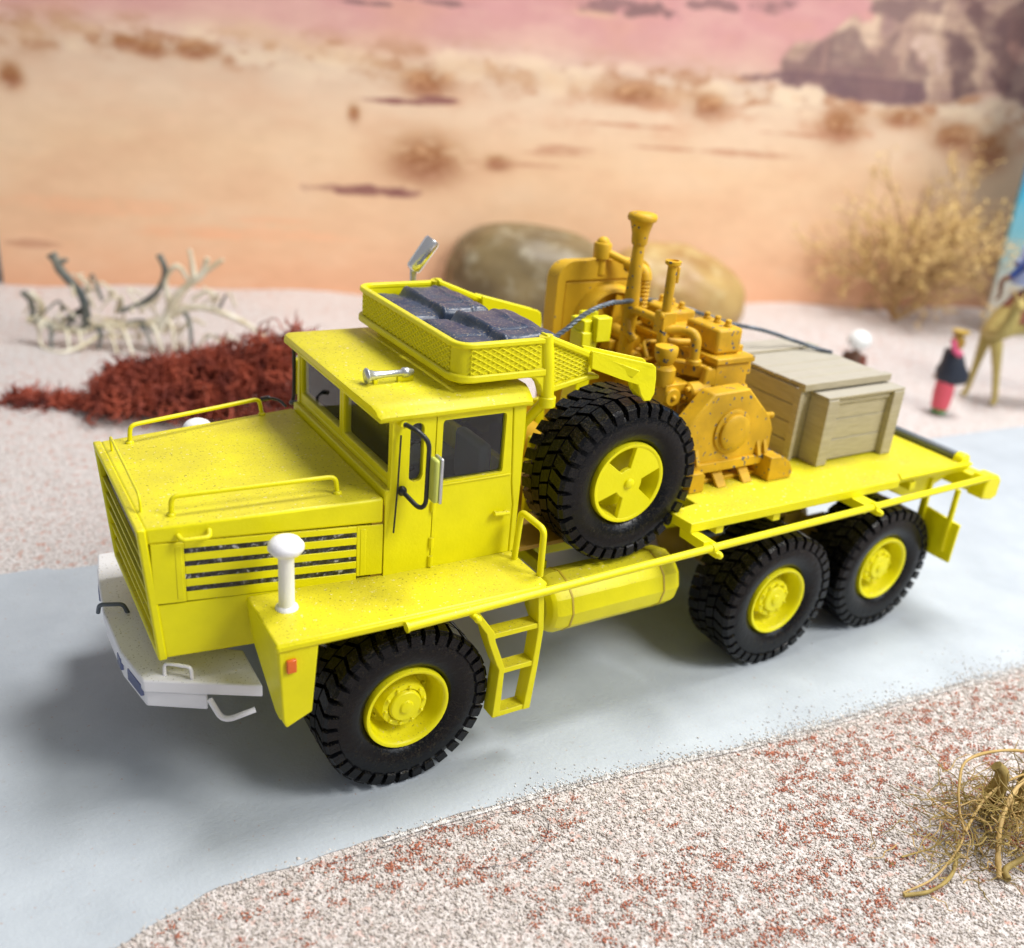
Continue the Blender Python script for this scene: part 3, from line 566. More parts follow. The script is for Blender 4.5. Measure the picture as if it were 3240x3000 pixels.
# roof basket (tray of the headache rack) with lattice sides
RX0, RX1, RY, RZ0, RZ1 = 5.18, 6.95, 2.24, 7.12, 7.70
def rrect(x0, x1, y0, y1, r, n=5):
    P = []
    for cx, cy, a0 in ((x0+r, y0+r, pi), (x1-r, y0+r, 1.5*pi), (x1-r, y1-r, 0), (x0+r, y1-r, .5*pi)):
        P += [(cx+r*cos(a0+i*pi/2/n), cy+r*sin(a0+i*pi/2/n)) for i in range(n+1)]
    return P
def ringrail(z0, z1, t, x0, x1, y, r, cut=None):   # U-shaped band open at the back
    o_ = [p for p in rrect(x0, x1+.8, -y, y, r) if p[0] < x1]; i_ = [p for p in rrect(x0+t, x1+.8, -y+t, y-t, max(r-t, .05)) if p[0] < x1]
    o_ = sorted(o_, key=lambda p: math.atan2(p[1], -(p[0]-x1-.5))); i_ = sorted(i_, key=lambda p: math.atan2(p[1], -(p[0]-x1-.5)))
    o_ = [(x1, -y)]+o_+[(x1, y)]; i_ = [(x1, -y+t)]+i_+[(x1, y-t)]
    n = len(o_); m = M(); vs = []
    for (ax_, ay), (bx, by) in zip(o_, i_): vs += [(ax_, ay, z0), (bx, by, z0), (bx, by, z1), (ax_, ay, z1)]
    fs = [(4*i+k, 4*i+(k+1) % 4, 4*i+4+(k+1) % 4, 4*i+4+k) for i in range(n-1) for k in range(4)]+[(0, 1, 2, 3), (4*n-1, 4*n-2, 4*n-3, 4*n-4)]
    return m.add(vs, fs)
T_('basket_rim', ringrail(7.62, 7.72, .13, RX0, 7.0, RY+.02, .36), YEL, .025)
T_('basket_band', ringrail(7.02, 7.16, .14, RX0-.02, 7.0, RY+.03, .38), YEL, .03)
T_('basket_wall', ringrail(7.1, 7.66, .06, RX0+.05, 7.0, RY-.03, .33), YEL, .0)
m = M(); m.box(RX0+.2, 7.3, -RY+.1, RY-.1, 7.04, 7.12); m.box(5.5, 5.7, -1.8, 1.8, 6.84, 7.05); m.box(6.3, 6.5, -1.8, 1.8, 6.84, 7.05); T_('basket_floor', m, YEL, .02)
# lattice: raised wires in two directions
def lattice(M_, quad, plane, n1, n2, r, poly=None):
    pass
def clipseg(p, q, P):
    t0, t1 = 0, 1; d = (q[0]-p[0], q[1]-p[1]); n = len(P)
    ar = sum(P[i][0]*P[(i+1) % n][1]-P[(i+1) % n][0]*P[i][1] for i in range(n)); s_ = 1 if ar > 0 else -1
    for i in range(n):
        a, b = P[i], P[(i+1) % n]; nx_, ny_ = -(b[1]-a[1])*s_, (b[0]-a[0])*s_
        num = (p[0]-a[0])*nx_+(p[1]-a[1])*ny_; den = d[0]*nx_+d[1]*ny_
        if abs(den) < 1e-9:
            if num < 0: return None
            continue
        t = -num/den
        if den > 0: t0 = max(t0, t)
        else: t1 = min(t1, t)
    if t1 <= t0: return None
    return (p[0]+d[0]*t0, p[1]+d[1]*t0), (p[0]+d[0]*t1, p[1]+d[1]*t1)
def latt(P, fn, pitch=.115, r=.017, k=.55):
    m = M(); x0 = min(p[0] for p in P); x1 = max(p[0] for p in P); z0 = min(p[1] for p in P); z1 = max(p[1] for p in P)
    for sl in (k, -k):
        h = z1-z0; L = h/k; x = x0-L-pitch
        while x < x1+L+pitch:
            a, b = ((x, z0), (x+L, z1)) if sl > 0 else ((x+L, z0), (x, z1))
            c_ = clipseg(a, b, P)
            if c_ and math.dist(*c_) > .03: m.tube([fn(*c_[0]), fn(*c_[1])], r, 4, caps=False)
            x += pitch*1.6
    return m
for sg in (-1, 1):
    T_('basket_lattice', latt([(5.46, 7.17), (6.85, 7.17), (6.85, 7.61), (5.46, 7.61)], lambda u, v: (u, sg*(RY-.02), v)), YEL, 0, smooth=0)
T_('basket_lattice', latt([(-1.9, 7.17), (1.9, 7.17), (1.9, 7.61), (-1.9, 7.61)], lambda u, v: (RX0+.045, u, v)), YEL, 0, smooth=0)
# gantry: posts, lattice gussets and sloping arms
for sg in (-1, 1):
    yo, yi = sg*2.24, sg*2.0
    m = M(); m.plate([(6.60, 7.02), (6.72, 7.17), (7.0, 7.17), (7.0, 6.6), (6.9, 6.85), (6.78, 6.98)], 'y', yo, yi); T_('post_gusset', m, YEL, .02)
    m = M(); m.tube([(6.97, sg*2.16, 7.74), (7.05, sg*2.18, 7.2), (7.10, sg*2.2, 6.5)], .125, 14); m.tube([(7.08, sg*2.2, 6.55), (6.94, sg*1.7, 5.9), (6.86, sg*1.6, 3.66)], .10, 12); po = T_('gantry_post', m, YEL, 0, smooth=50)
    m = M(); m.lathe([(.16, 6.42), (.16, 6.62)], (7.1, sg*2.2, 0), 'z', 16); T_('post_collar', m, YEL, .02, par=po)
    m = M(); m.plate([(7.08, 6.72), (7.98, 6.86), (7.98, 7.30), (7.05, 7.68)], 'y', sg*2.10, sg*2.15); gp = T_('gusset_panel', m, YEL, 0)
    T_('gusset_lattice', latt([(7.12, 6.84), (7.96, 6.95), (7.96, 7.22), (7.12, 7.58)], lambda u, v: (u, sg*2.16, v), k=.45), YEL, 0, par=gp, smooth=0)
    m = M()
    m.plate([(6.95, 7.78), (8.05, 7.34), (8.02, 7.22), (6.95, 7.66)], 'y', yo-.01*sg, yi)
    m.plate([(7.05, 6.65), (7.98, 6.84), (8.2, 6.84), (8.2, 6.92), (7.98, 6.95), (7.05, 6.78)], 'y', yo-.01*sg, yi)
    ga = T_('gantry_arm', m, YCL, .03)
    lug = [(7.95, 7.40), (7.98, 7.06), (8.68, 6.79), (9.12, 6.62), (9.22, 6.42), (9.34, 6.28), (9.48, 6.28), (9.55, 6.42), (9.54, 6.72), (9.50, 6.93), (9.42, 6.99)]
    yq = sg*2.24
    def flare(M_):     # the near arm end bends outwards over the spare wheel
        if sg > 0: return M_
        M_.v = [(lambda t: (x-.52*t, y+sg*.62*t, z+.27*t))(min(1, max(0, (x-7.9)/1.1))) for x, y, z in M_.v]; return M_
    m = M(); m.plate(lug, 'y', yq, yq-sg*.07); T_('arm_plate', flare(m), YCL, .02, par=ga)
    m = M(); m.plate([(p[0], p[1]+.02) for p in lug], 'y', yq-sg*.30, yq-sg*.36); T_('arm_plate', flare(m), YCL, .02, par=ga)
    m = M(); m.plate([(7.98, 7.34), (7.98, 7.12), (9.05, 6.75), (9.2, 6.86)], 'y', yq-sg*.07, yq-sg*.30); T_('arm_web', flare(m), YCL, .01, par=ga)
    m = M(); m.plate([(9.22, 6.42), (9.36, 6.30), (9.50, 6.36), (9.52, 6.62), (9.30, 6.74)], 'y', yq-sg*.07, yq-sg*.30); T_('arm_nose', flare(m), YCL, .03, par=ga)
    m = M(); m.lathe([(.09, -.03), (.09, .02)], (8.41, sg*1.98, 7.13), 'y', 14); T_('pin_hole', m, DRK, 0, par=ga)
m = M(); m.box(7.0, 7.16, -2.1, 2.1, 7.0, 7.12); T_('gantry_cross_bar', m, YCL, .0)
# yellow cable sheave bracket
m = M(); m.box(9.15, 9.45, -.25, .2, 6.7, 7.10); m.box(9.42, 9.80, -.35, -.1, 6.9, 7.42); m.box(9.42, 9.80, .15, .35, 6.9, 7.42); m.box(9.2, 9.42, -.2, .3, 7.05, 7.34); T_('sheave_bracket', m, YCL, .03)
m = M(); m.plate([(8.9, 4.0), (9.3, 4.0), (9.6, 7.0), (9.3, 7.0)], 'y', -.2, .25); T_('sheave_mast', m, YCL, .03)
# dark winch drum low behind the cab
m = M(); m.lathe([(.30, -.88), (.62, -.88), (.62, -.81), (.38, -.8), (.38, .8), (.62, .81), (.62, .88), (.3, .88)], (8.3, 0, 4.75), 'y', 24); T_('winch_drum', m, ORB, .01)
for y in (-1.04, .92):
    m = M(); m.box(7.6, 9.2, y, y+.12, 3.64, 5.3); T_('winch_frame', m, YEL, .02)
# chrome exhaust on the far side
m = M(); m.tube([(6.75, 2.75, 4.2), (6.7, 2.66, 6.4), (6.64, 2.60, 7.9)], .07, 10); ex = T_('exhaust_pipe', m, SIL, 0, smooth=60)
d0 = Vector((6.62, 2.60, 7.86)); dr = Vector((.36, -.10, .58)).normalized()
m = M(); m.tube([d0, d0+dr*.05, d0+dr*.72, d0+dr*.78], [.12, .165, .175, .15], 16); T_('exhaust_tip', m, CHR, 0, par=ex, smooth=50)
# load deck
dk = [(10.02,-3.38),(16.22,-3.40),(16.40,-3.22),(18.95,-3.30),(18.95,3.30),(16.40,3.22),(16.22,3.40),(10.02,3.38),(9.95,2.78),(10.75,2.62),(10.75,1.3),(9.3,1.3),(9.3,-1.26),(10.75,-1.26),(10.75,-2.64),(9.95,-2.76)]
m = M(); m.plate(dk, 'z', 3.84, 4.05); dkk = T_('load_deck', m, YEL, .02)
m = M(); m.plate([(16.25,-3.40),(18.85,-3.42),(18.85,-3.28),(16.45,-3.15)], 'z', 4.02, 4.09); T_('deck_tail_lip', m, YCL, .015, par=dkk)
m = M(); m.plate([(16.25,3.40),(18.85,3.42),(18.85,3.28),(16.45,3.15)], 'z', 4.02, 4.09); T_('deck_tail_lip', m, YCL, .015, par=dkk)
for y in (-2.3, -1.2, 1.2, 2.3):
    m = M(); m.box(10.8, 18.8, y-.08, y+.08, 3.6, 3.838); T_('deck_stringer', m, YEL, .01, par=dkk)
for x in (10.9, 12.5, 14.8, 16.9):
    m = M(); m.box(x-.1, x+.1, -3.3, 3.3, 3.64, 3.836); T_('deck_cross_member', m, YEL, .01, par=dkk)
m = M(); m.plate([(16.3, 3.84), (19.0, 3.84), (19.0, 3.62), (18.0, 3.25), (17.2, 3.25), (16.5, 3.55)], 'y', -2.9, -2.8); m.plate([(16.3, 3.84), (19.0, 3.84), (19.0, 3.62), (18.0, 3.25), (17.2, 3.25), (16.5, 3.55)], 'y', 2.9, 2.8); m.box(16.5, 18.9, -2.8, 2.8, 3.5, 3.6); T_('tail_underframe', m, YEL, .02)
m = M(); m.lathe([(.09, -3.02), (.10, -3.0), (.10, 3.0), (.09, 3.02)], (18.72, 0, 4.16), 'y', 14); T_('deck_roller', m, plain('roller_grey', (.13, .15, .17), .4), 0, smooth=50)
for sg in (-1, 1):
    m = M(); m.lathe([(.16, -.12), (.17, -.09), (.17, .09), (.16, .12)], (18.75, sg*3.16, 4.10), 'y', 16); T_('roller_bearing', m, YCL, 0, smooth=50)
    m = M(); m.plate([(18.9, 3.62), (19.0, 3.86), (19.36, 3.86), (19.5, 3.72), (19.5, 3.30), (19.3, 3.22), (18.9, 3.30)], 'y', sg*3.42, sg*3.86); T_('tail_beam_end', m, YCL, .04)
m = M(); m.box(18.95, 19.40, -3.45, 3.45, 3.32, 3.78); T_('tail_beam', m, YCL, .05)
# side rails (long pipes) with brackets
for sg in (-1, 1):
    m = M(); m.tube([(3.74, sg*3.78, 3.515), (10.2, sg*3.83, 3.70), (19.0, sg*3.83, 3.86)], .078, 12); sr = T_('side_pipe', m, YCL, 0, smooth=60)
    m = M(); m.tube([(3.74, sg*3.78, 3.515), (3.70, sg*3.78, 3.513)], .095, 14); T_('pipe_cap', m, YCL, 0, par=sr)
    for x in (4.9, 10.25, 14.9):
        z = 3.55+(x-3.7)*.0215
        if x < 6: m = M(); m.tube([(x, sg*3.6, z-.1), (x+.05, sg*3.95, z-.12)], .06, 10); m.ball((x+.05, sg*3.95, z-.12), .075, 8)
        else:
            m = M(); m.plate([(x-.22, 3.84), (x-.05, 3.84), (x+.16, z+.05), (x+.12, z-.14), (x-.02, z-.14), (x-.2, 3.62)], 'y', sg*3.05, sg*3.78)
            m.box(x-.02, x+.12, *sorted((sg*3.7, sg*3.98)), z-.16, z-.04); m.ball((x+.06, sg*3.99, z-.10), .075, 8); m.lathe([(.105, -.05), (.105, .05)], (x, sg*3.83, z), 'x', 12)
        T_('pipe_bracket', m, YCL, .015, par=sr)
# ladder
for sg in (-1, 1):
    Ld = M(); Ld.plate([(4.92,3.50),(5.12,3.50),(5.14,3.38),(5.46,2.92),(5.50,2.72),(5.74,2.10),(5.72,1.06),(5.56,1.04),(5.62,2.08),(5.56,2.20),(5.36,2.72),(5.30,2.92)], 'y', sg*3.72, sg*3.38); ladd = T_('ladder_stile', Ld, YEL, .015)
    Ld = M(); Ld.plate([(6.30,3.55),(6.42,3.55),(6.50,2.72),(6.46,1.98),(6.38,1.02),(6.22,1.02),(6.33,1.98),(6.38,2.72)], 'y', sg*3.72, sg*3.38); T_('ladder_stile', Ld, YEL, .015)
    for z, a, b_ in ((2.82, 5.42, 6.42), (2.02, 5.68, 6.36), (1.07, 5.60, 6.32)):
        Ld = M(); Ld.box(a, b_, *sorted((sg*3.70, sg*3.40)), z-.055, z+.055); T_('ladder_step', Ld, YEL, .015)
# near fuel tank: many-sided with two strap seams
for sg in (-1, 1):
    m = M(); k12 = [(.30, 0), (.52, .06), (.60, .18)]
    m.lathe([(.42, 0), (.57, .10), (.62, .26), (.62, 3.0), (.57, 3.14), (.42, 3.24)], (7.02, sg*2.62, 2.52), 'x', 12); tk = T_('fuel_tank', m, YEL, .05, smooth=25)
    for x in (7.5, 9.72):
        m = M(); m.lathe([(.615, -.02), (.632, -.02), (.632, .02), (.615, .02)], (x, sg*2.62, 2.52), 'x', 12); T_('tank_strap', m, paint('strap_tan', (.55, .40, .03), .5), 0, par=tk)
    for x in (7.3, 9.6):
        m = M(); m.box(x, x+.2, *sorted((sg*2.2, sg*1.0)), 2.9, 3.15); T_('tank_bracket', m, YEL, .02, par=tk)
# chassis
m = M()
for y in (-1.05, .85): m.box(1.0, 18.9, y, y+.2, 2.55, 3.55)
for x in (2, 6.9, 9.5, 12, 14.6, 18.4): m.box(x, x+.25, -.9, .9, 2.7, 3.4)
T_('chassis_frame', m, YEL, .02)
m = M()
m.box(6.7, 9.3, -2.3, 2.3, 3.55, 3.64); T_('chassis_cover', m, plain('dark_brown_paint', (.30, .17, .01), .6), .01)  # one even dark brown for the floor behind the cab
for x in (3.97, 13.02, 16.62):
    m = M(); m.tube([(x, -2.4, 1.575), (x, 2.4, 1.575)], .26, 14); m.ball((x, 0, 1.575), (.62, .6, .6), 18); T_('axle', m, SEAM, 0, smooth=50)
m = M()
for y in (-1.5, 1.35):
    m = M(); m.box(12.6, 16.5, y, y+.18, 2.05, 2.25); m.box(13.6, 15.5, y, y+.18, 2.25, 2.5); m.plate([(14.0, 3.4), (15.1, 3.4), (14.9, 2.3), (14.2, 2.3)], 'y', y, y+.18); T_('leaf_spring', m, SEAM, .02)
# mud flaps with their hangers
for sg in (-1, 1):
    m = M(); m.prism([(18.2, sg*y, z) for y, z in ((2.86, 2.85), (3.92, 2.75), (3.90, 1.72), (2.86, 1.72))], [(18.28, sg*y, z) for y, z in ((2.86, 2.85), (3.92, 2.75), (3.90, 1.72), (2.86, 1.72))]); fl = T_('mud_flap', m, YCL, .02)
    m = M(); m.box(18.12, 18.22, *sorted((sg*2.80, sg*2.98)), 2.4, 3.6); m.box(18.12, 18.22, *sorted((sg*3.60, sg*3.72)), 1.95, 3.6); T_('flap_hanger', m, YCL, .02, par=fl)

# ---------------- wheels ----------------
def tyre_mesh(R=1.75, W=.66):
    m = M(); rb = 1.60
    prof = [(.80, .38*1), (.84, .50), (.92, .585), (1.05, .64), (1.22, .665), (1.38, .66), (1.50, .625), (1.575, .56), (rb, .45), (rb, 0)]
    full = [(r, -h) for r, h in prof]+[(r, h) for r, h in prof[::-1][1:]]
    m.lathe(full, (0, 0, 0), 'y', 72, closed=True)
    n = 34
    def lug(t, w_, y0, y1, r0, r1, skew, taper=0):
        # block in (theta, y): outer surface r1, base r0
        vs = []
        for r_, sh in ((r0, 1.12), (r1, 1.0)):
            for (ty, yy) in ((-1, y0), (1, y0), (1, y1), (-1, y1)):
                k_ = skew*(yy-y0)/(y1-y0+1e-9) if y1 != y0 else 0
                a = t+(ty*w_*sh/2)+k_
                rr = r_-(taper if abs(yy) > .58 else 0)
                vs.append((rr*cos(a), yy, rr*sin(a)))
        m.hexa(vs)
    st = 2*pi/n
    for i in range(n):
        t = i*st
        for sg in (-1, 1):
            j = random.uniform(-.006, .006); tt = t+(0 if sg < 0 else st/2)+j
            lug(tt, st*.70, sg*.27, sg*.60, rb-.05, R-.012, st*.28)
            # shoulder wedge running down the side wall
            a0, a1 = tt+st*.28-st*.33, tt+st*.28+st*.33; vs = []
            for rr, yy in ((rb-.08, .52), (R-.02, .585), (1.66, .665), (1.45, .685)):
                for a in (a0, a1): vs.append((rr*cos(a), sg*yy, rr*sin(a)))
            for rr, yy in ((1.40, .60), (1.48, .54)):
                for a in (a0, a1): vs.append((rr*cos(a), sg*yy, rr*sin(a)))
            m.add(vs, [(0,1,3,2),(2,3,5,4),(4,5,7,6),(6,7,9,8),(8,9,11,10),(10,11,1,0),(0,2,4,6,8,10),(1,11,9,7,5,3)])
        if True:
            for sg in (-1, 1): lug(t+(st*.45 if sg < 0 else st*.95)+random.uniform(-.01, .01), st*.78, sg*.012, sg*.245, rb-.05, R+.0+random.uniform(-.008, .004), sg*st*.35)
    return m
TM = tyre_mesh()
TM.v = [(lambda r, y, x, z: (x*(.80+(r-.83)*.863)/r if r > .83 else x*.96, y*.97, z*(.80+(r-.83)*.863)/r if r > .83 else z*.96))(math.hypot(x, z), y, x, z) for x, y, z in TM.v]
def rim_mesh():      # outer face towards -y
    m = M(); m.lathe([(.80, -.36), (.80, -.47), (.785, -.515), (.75, -.52), (.715, -.50), (.70, -.46), (.685, -.40), (.69, -.30), (.64, -.22), (.62, -.10), (.60, .02), (.55, .06), (.42, .05), (.40, .0), (.0, .0), ], (0, 0, 0), 'y', 48, caps=False); return m
def hub_mesh():
    m = M(); m.lathe([(.42, .03), (.40, -.10), (.385, -.16), (.30, -.17), (.285, -.13), (.27, -.21), (.25, -.23), (.12, -.235), (.10, -.27), (.05, -.28), (0, -.28)], (0, 0, 0), 'y', 32, caps=False); return m
def nut_ring(n, r, y, rr):
    m = M()
    for i in range(n):
        a = 2*pi*i/n+.1; m.lathe([(rr, .03), (rr, -.035), (rr*.7, -.05)], (r*cos(a), y, r*sin(a)), 'y', 6)
    return m
def place(name, m, mat, par, **k):      # local mesh around a wheel's centre
    c = ORG[par]; q = M(); dy_ = 0 if name == 'tyre' else -.08; q.v = [(v[0]+c.x, v[1]+dy_+c.y, v[2]+c.z) for v in m.v]; q.f = m.f
    return obj(name, q, mat, par, **k)
def wheel(loc, spare=False):
    wh = empty('wheel' if not spare else 'spare_wheel', loc, TR)
    place('tyre', TM, RUB, wh, smooth=35, bev=0)
    if not spare:
        place('rim', rim_mesh(), YCL, wh, smooth=40); hm_ = hub_mesh(); hm_.v = [(x*1.10, y-.20 if y < 0 else y, z*1.10) for x, y, z in hm_.v]; place('hub', hm_, YCL, wh, smooth=35)
        for i in range(10):
            a = 2*pi*i/10+.1; q = M(); q.lathe([(.036, .02), (.036, -.03), (.024, -.045)], (.372*cos(a), -.37, .372*sin(a)), 'y', 6); place('wheel_nut', q, YCL, wh, smooth=0)
        q = M(); q.tube([(-.09, -.455, .0), (0, -.455, .12), (.09, -.455, 0)], .018, 5); q.tube([(-.06, -.455, -.06), (0, -.455, -.0), (.06, -.455, -.06)], .018, 5); place('hub_emblem', q, YCL, wh, smooth=0)
        q = nut_ring(10, .54, .04, .035); place('rim_bolts', q, YCL, wh, smooth=0)
    else:
        m = M(); m.lathe([(.80, -.36), (.80, -.47), (.785, -.515), (.75, -.52), (.715, -.50), (.70, -.44), (.66, -.20), (.62, -.12), (.30, -.10), (0, -.10)], (0, 0, 0), 'y', 48, caps=False); place('rim', m, YCL, wh, smooth=40)
        m = M(); P = []                              # three broad paddles
        for k_ in range(3):
            c = radians(50+120*k_)
            for a in np.linspace(-33, 33, 9): P.append((.735*cos(c+radians(a)), .735*sin(c+radians(a))))
            for a in (40, 52, 68, 80): P.append((.30*cos(c+radians(a)), .30*sin(c+radians(a))))
        m.prism([(x, -.50, z) for x, z in P], [(x, -.40, z) for x, z in P]); place('retaining_plate', m, YCL, wh, smooth=20, bev=.015)
        m = M(); m.lathe([(.10, -.48), (.10, -.53), (.085, -.545), (0, -.55)], (0, 0, 0), 'y', 18); place('centre_bolt', m, YCL, wh, smooth=50)
    return wh
def clone(o, par):
    c = o.copy(); col.objects.link(c); c.parent = par; ORG[c] = ORG.get(o, Vector((0, 0, 0)))
    for ch in o.children: clone(ch, c)
    return c
w0 = wheel((3.97, -2.88, 1.575))
for x, y, rz, ry in ((13.02, -2.80, 0, .5), (16.62, -2.70, 0, 1.3), (3.97, 2.88, pi, .2), (13.02, 2.80, pi, .8), (16.62, 2.70, pi, 1.1)):
    c = clone(w0, TR); c.location = (Vector((x, y, 1.575))-ORG[TR])*S; c.rotation_euler = (0, ry, rz)
spw = wheel((8.78, -2.15, 4.87), True); spw.scale = (1.03, 1.1, 1.03)
m = M(); m.tube([(8.78, -1.8, 4.87), (8.78, -1.2, 4.87)], .16, 12); T_('spare_wheel_spindle', m, YEL, 0)
m = M(); m.box(8.6, 9.5, -1.24, -1.1, 3.6, 5.2); T_('spare_wheel_carrier', m, YEL, .02)

# ---------------- tarpaulins lying in the basket ----------------
from mathutils import noise as mnoise
def tarp(name, x0, x1, y0, y1, z0, z1, seed, label):
    nx_, ny_ = 56, 56; m = M()
    top = []
    for j in range(ny_+1):
        for i in range(nx_+1):
            u, v = i/nx_, j/ny_; e = 1-max(abs(2*u-1), abs(2*v-1))**18
            x = x0+(x1-x0)*u; y = y0+(y1-y0)*v
            q = Vector((x*1.2+seed, y*1.2, seed)); h = mnoise.noise(q)*.03+mnoise.noise(q*2.2)*.022+mnoise.noise(Vector((q.x*7, q.y*1.4, q.z)))*.009
            ridge = -.06*math.exp(-((u-.36-.03*sin(v*5))/.03)**2)+.05*math.exp(-((u-.42)/.035)**2)+.03*math.exp(-((u-.78-.02*sin(v*9))/.02)**2)-.025*math.exp(-((v-.28-.03*sin(u*7))/.02)**2)
            step = .10*(1/(1+math.exp(-(u-.39)*60)))
            z = z0+(z1-z0)*(e**.35 if e > 0 else 0)+ (h+ridge+step-.05)*min(1, e*4)
            inw = .10*(1-min(1, e*3)); x += (x0+x1-2*x)*.06*(1-min(1, e*3)); y += (y0+y1-2*y)*.06*(1-min(1, e*3))
            top.append((x, y, z))
    m.v = top; m.f = [(j*(nx_+1)+i, j*(nx_+1)+i+1, (j+1)*(nx_+1)+i+1, (j+1)*(nx_+1)+i) for j in range(ny_) for i in range(nx_)]
    b0 = len(m.v); rim = [i for i in range(nx_+1)]+[(j)*(nx_+1)+nx_ for j in range(1, ny_+1)]+[ny_*(nx_+1)+i for i in range(nx_-1, -1, -1)]+[j*(nx_+1) for j in range(ny_-1, 0, -1)]
    m.v += [(top[k][0], top[k][1], z0-.02) for k in rim]; n = len(rim)
    m.f += [(rim[i], rim[(i+1) % n], b0+(i+1) % n, b0+i) for i in range(n)]+[tuple(b0+i for i in range(n))]
    return tag(obj(name, m, TARP, org=((x0+x1)/2, (y0+y1)/2, z0), smooth=60), label, 'tarpaulin', 'tarpaulins in the roof basket')
tarp('folded_tarpaulin', 5.42, 7.15, .06, 2.05, 7.14, 7.62, 3.1, 'folded dark dusty tarpaulin in the far half of the roof basket')
tarp('folded_tarpaulin', 5.45, 7.42, -2.02, -.04, 7.14, 7.66, 9.4, 'folded dark dusty tarpaulin in the near half of the basket, beside the lattice gusset')
# ---------------- old engine on its skid, standing on the load deck ----------------
EN = empty('salvaged_engine', (12, 0, 4.05))
tag(EN, 'ochre speckled diesel engine with radiator and tall stacks standing on the load deck', 'engine')
def E_(name, m, mat=ORA, bev=.02, par=None, **k): return obj(name, m, mat, par or EN, bev=bev, **k)
m = M(); m.box(10.95, 13.35, -1.95, 2.2, 4.056, 4.16); E_('skid_plate', m)
m = M(); m.plate([(10.88, 4.056), (11.28, 4.056), (11.28, 4.42), (11.2, 4.5), (10.94, 4.5), (10.88, 4.42)], 'y', -2.26, -1.7); E_('skid_foot', m)
m = M(); m.plate([(13.05, 4.056), (13.75, 4.056), (13.80, 4.2), (13.66, 4.44), (13.42, 4.60), (13.05, 4.62)], 'y', -2.36, -1.6); E_('skid_foot', m)
for x in (11.72, 12.46):
    m = M(); m.prism([(x, -2.24, 4.056), (x+.26, -2.24, 4.056), (x+.30, -1.9, 4.40), (x, -1.9, 4.40)], [(x, -2.14, 4.056), (x+.26, -2.14, 4.056), (x+.30, -1.66, 4.56), (x, -1.66, 4.56)]); E_('skid_gusset', m)
gc = [(10.78, 4.42), (10.78, 5.45), (11.42, 6.13), (12.40, 6.16), (13.12, 5.48), (13.30, 5.15), (13.30, 4.45)]
m = M(); m.plate(gc, 'y', -2.0, -1.55); gcase = E_('gear_case', m, bev=.04)
m = M(); m.plate([(10.74, 4.38), (10.74, 4.60), (13.36, 4.60), (13.36, 4.38)], 'y', -2.08, -1.98); E_('case_flange', m, par=gcase)
m = M(); m.lathe([(.50, 0), (.50, -.04), (.46, -.06), (.40, -.06), (.40, -.13), (.36, -.16), (.20, -.17), (0, -.17)], (12.06, -2.0, 5.24), 'y', 32); E_('bearing_cover', m, par=gcase, bev=0, smooth=35)
for x in (11.16, 12.92, 13.12):
    m = M(); m.prism([(x-.05, -2.0, 4.62), (x+.05, -2.0, 4.62), (x+.05, -2.0, 4.92), (x-.05, -2.0, 4.92)], [(x-.05, -2.13, 4.60), (x+.05, -2.13, 4.60), (x+.05, -2.03, 4.86), (x-.05, -2.03, 4.86)]); E_('case_rib', m, par=gcase, bev=.01)
for z in (4.7, 4.95, 5.18):
    m = M(); m.lathe([(.07, 0), (.07, .06), (.05, .08)], (13.30, -1.8, z+.02), 'x', 10); E_('case_bolt', m, par=gcase, bev=0)
m = M(); m.tube([(13.12, -1.75, 5.42), (13.42, -1.75, 5.36)], .06, 8); m.ball((13.44, -1.75, 5.36), .08, 8); E_('filler_neck', m, bev=0, smooth=60)
m = M(); m.box(11.95, 12.88, -1.35, 1.70, 4.16, 6.52); blk = E_('engine_block', m, bev=.04)
m = M(); m.box(11.88, 12.98, -1.42, 1.75, 6.52, 6.66); E_('head_flange', m, bev=.03, par=blk)
for y0, y1 in ((-1.16, -.08), (.40, 1.50)):
    m = M(); m.box(12.03, 12.74, y0, y1, 6.66, 7.22); vc = E_('valve_cover', m, bev=.07)
    for k_ in range(3):
        y = y0+.2+k_*(y1-y0-.4)/2
        m = M(); m.lathe([(.085, 0), (.085, .05), (.07, .07), (.07, .14), (.05, .16), (0, .165)], (12.45, y, 7.21), 'z', 10); E_('cover_bolt', m, bev=0, par=vc)
    m = M(); m.box(12.74, 12.92, y0+.1, y0+.4, 6.62, 6.80); E_('cover_lug', m, par=vc)
m = M(); m.box(11.7, 12.6, -.12, .42, 6.64, 6.98); E_('breather_box', m, bev=.04)
for z, r_ in ((6.35, .12), (5.75, .13), (5.35, .10)):
    m = M(); m.lathe([(r_, -.15), (r_, .15), (r_*.7, .19)], (12.99, -1.15, z), 'z', 14); m.box(12.86, 13.02, -1.25, -1.05, z-.1, z+.1); E_('fuel_fitting', m, bev=0, par=blk)
# near manifold elbow, box and connections on the left side
m = M(); m.tube(bent([(11.10, -.30, 7.06), (11.50, -.62, 7.12), (11.62, -.95, 7.08), (11.62, -.97, 6.52)], .18, 7), .115, 12); E_('exhaust_elbow', m, bev=0, smooth=60)
m = M(); m.lathe([(.17, 0), (.17, .08), (.14, .11)], (11.62, -.97, 6.46), 'z', 16); E_('elbow_collar', m, bev=0)
m = M(); m.tube([(11.16, -.38, 6.62), (11.16, -.38, 7.05)], .12, 10); m.tube([(11.2, -.3, 6.8), (11.9, -.5, 6.78)], .08, 8); E_('manifold_branch', m, bev=0, smooth=60)
m = M(); m.prism([(11.15, -.35, 6.18), (11.82, -1.22, 6.14), (12.0, -1.12, 6.14), (11.5, -.25, 6.18)], [(11.18, -.35, 6.44), (11.80, -1.20, 6.46), (11.98, -1.10, 6.46), (11.5, -.25, 6.44)]); E_('manifold_box', m, bev=.04)
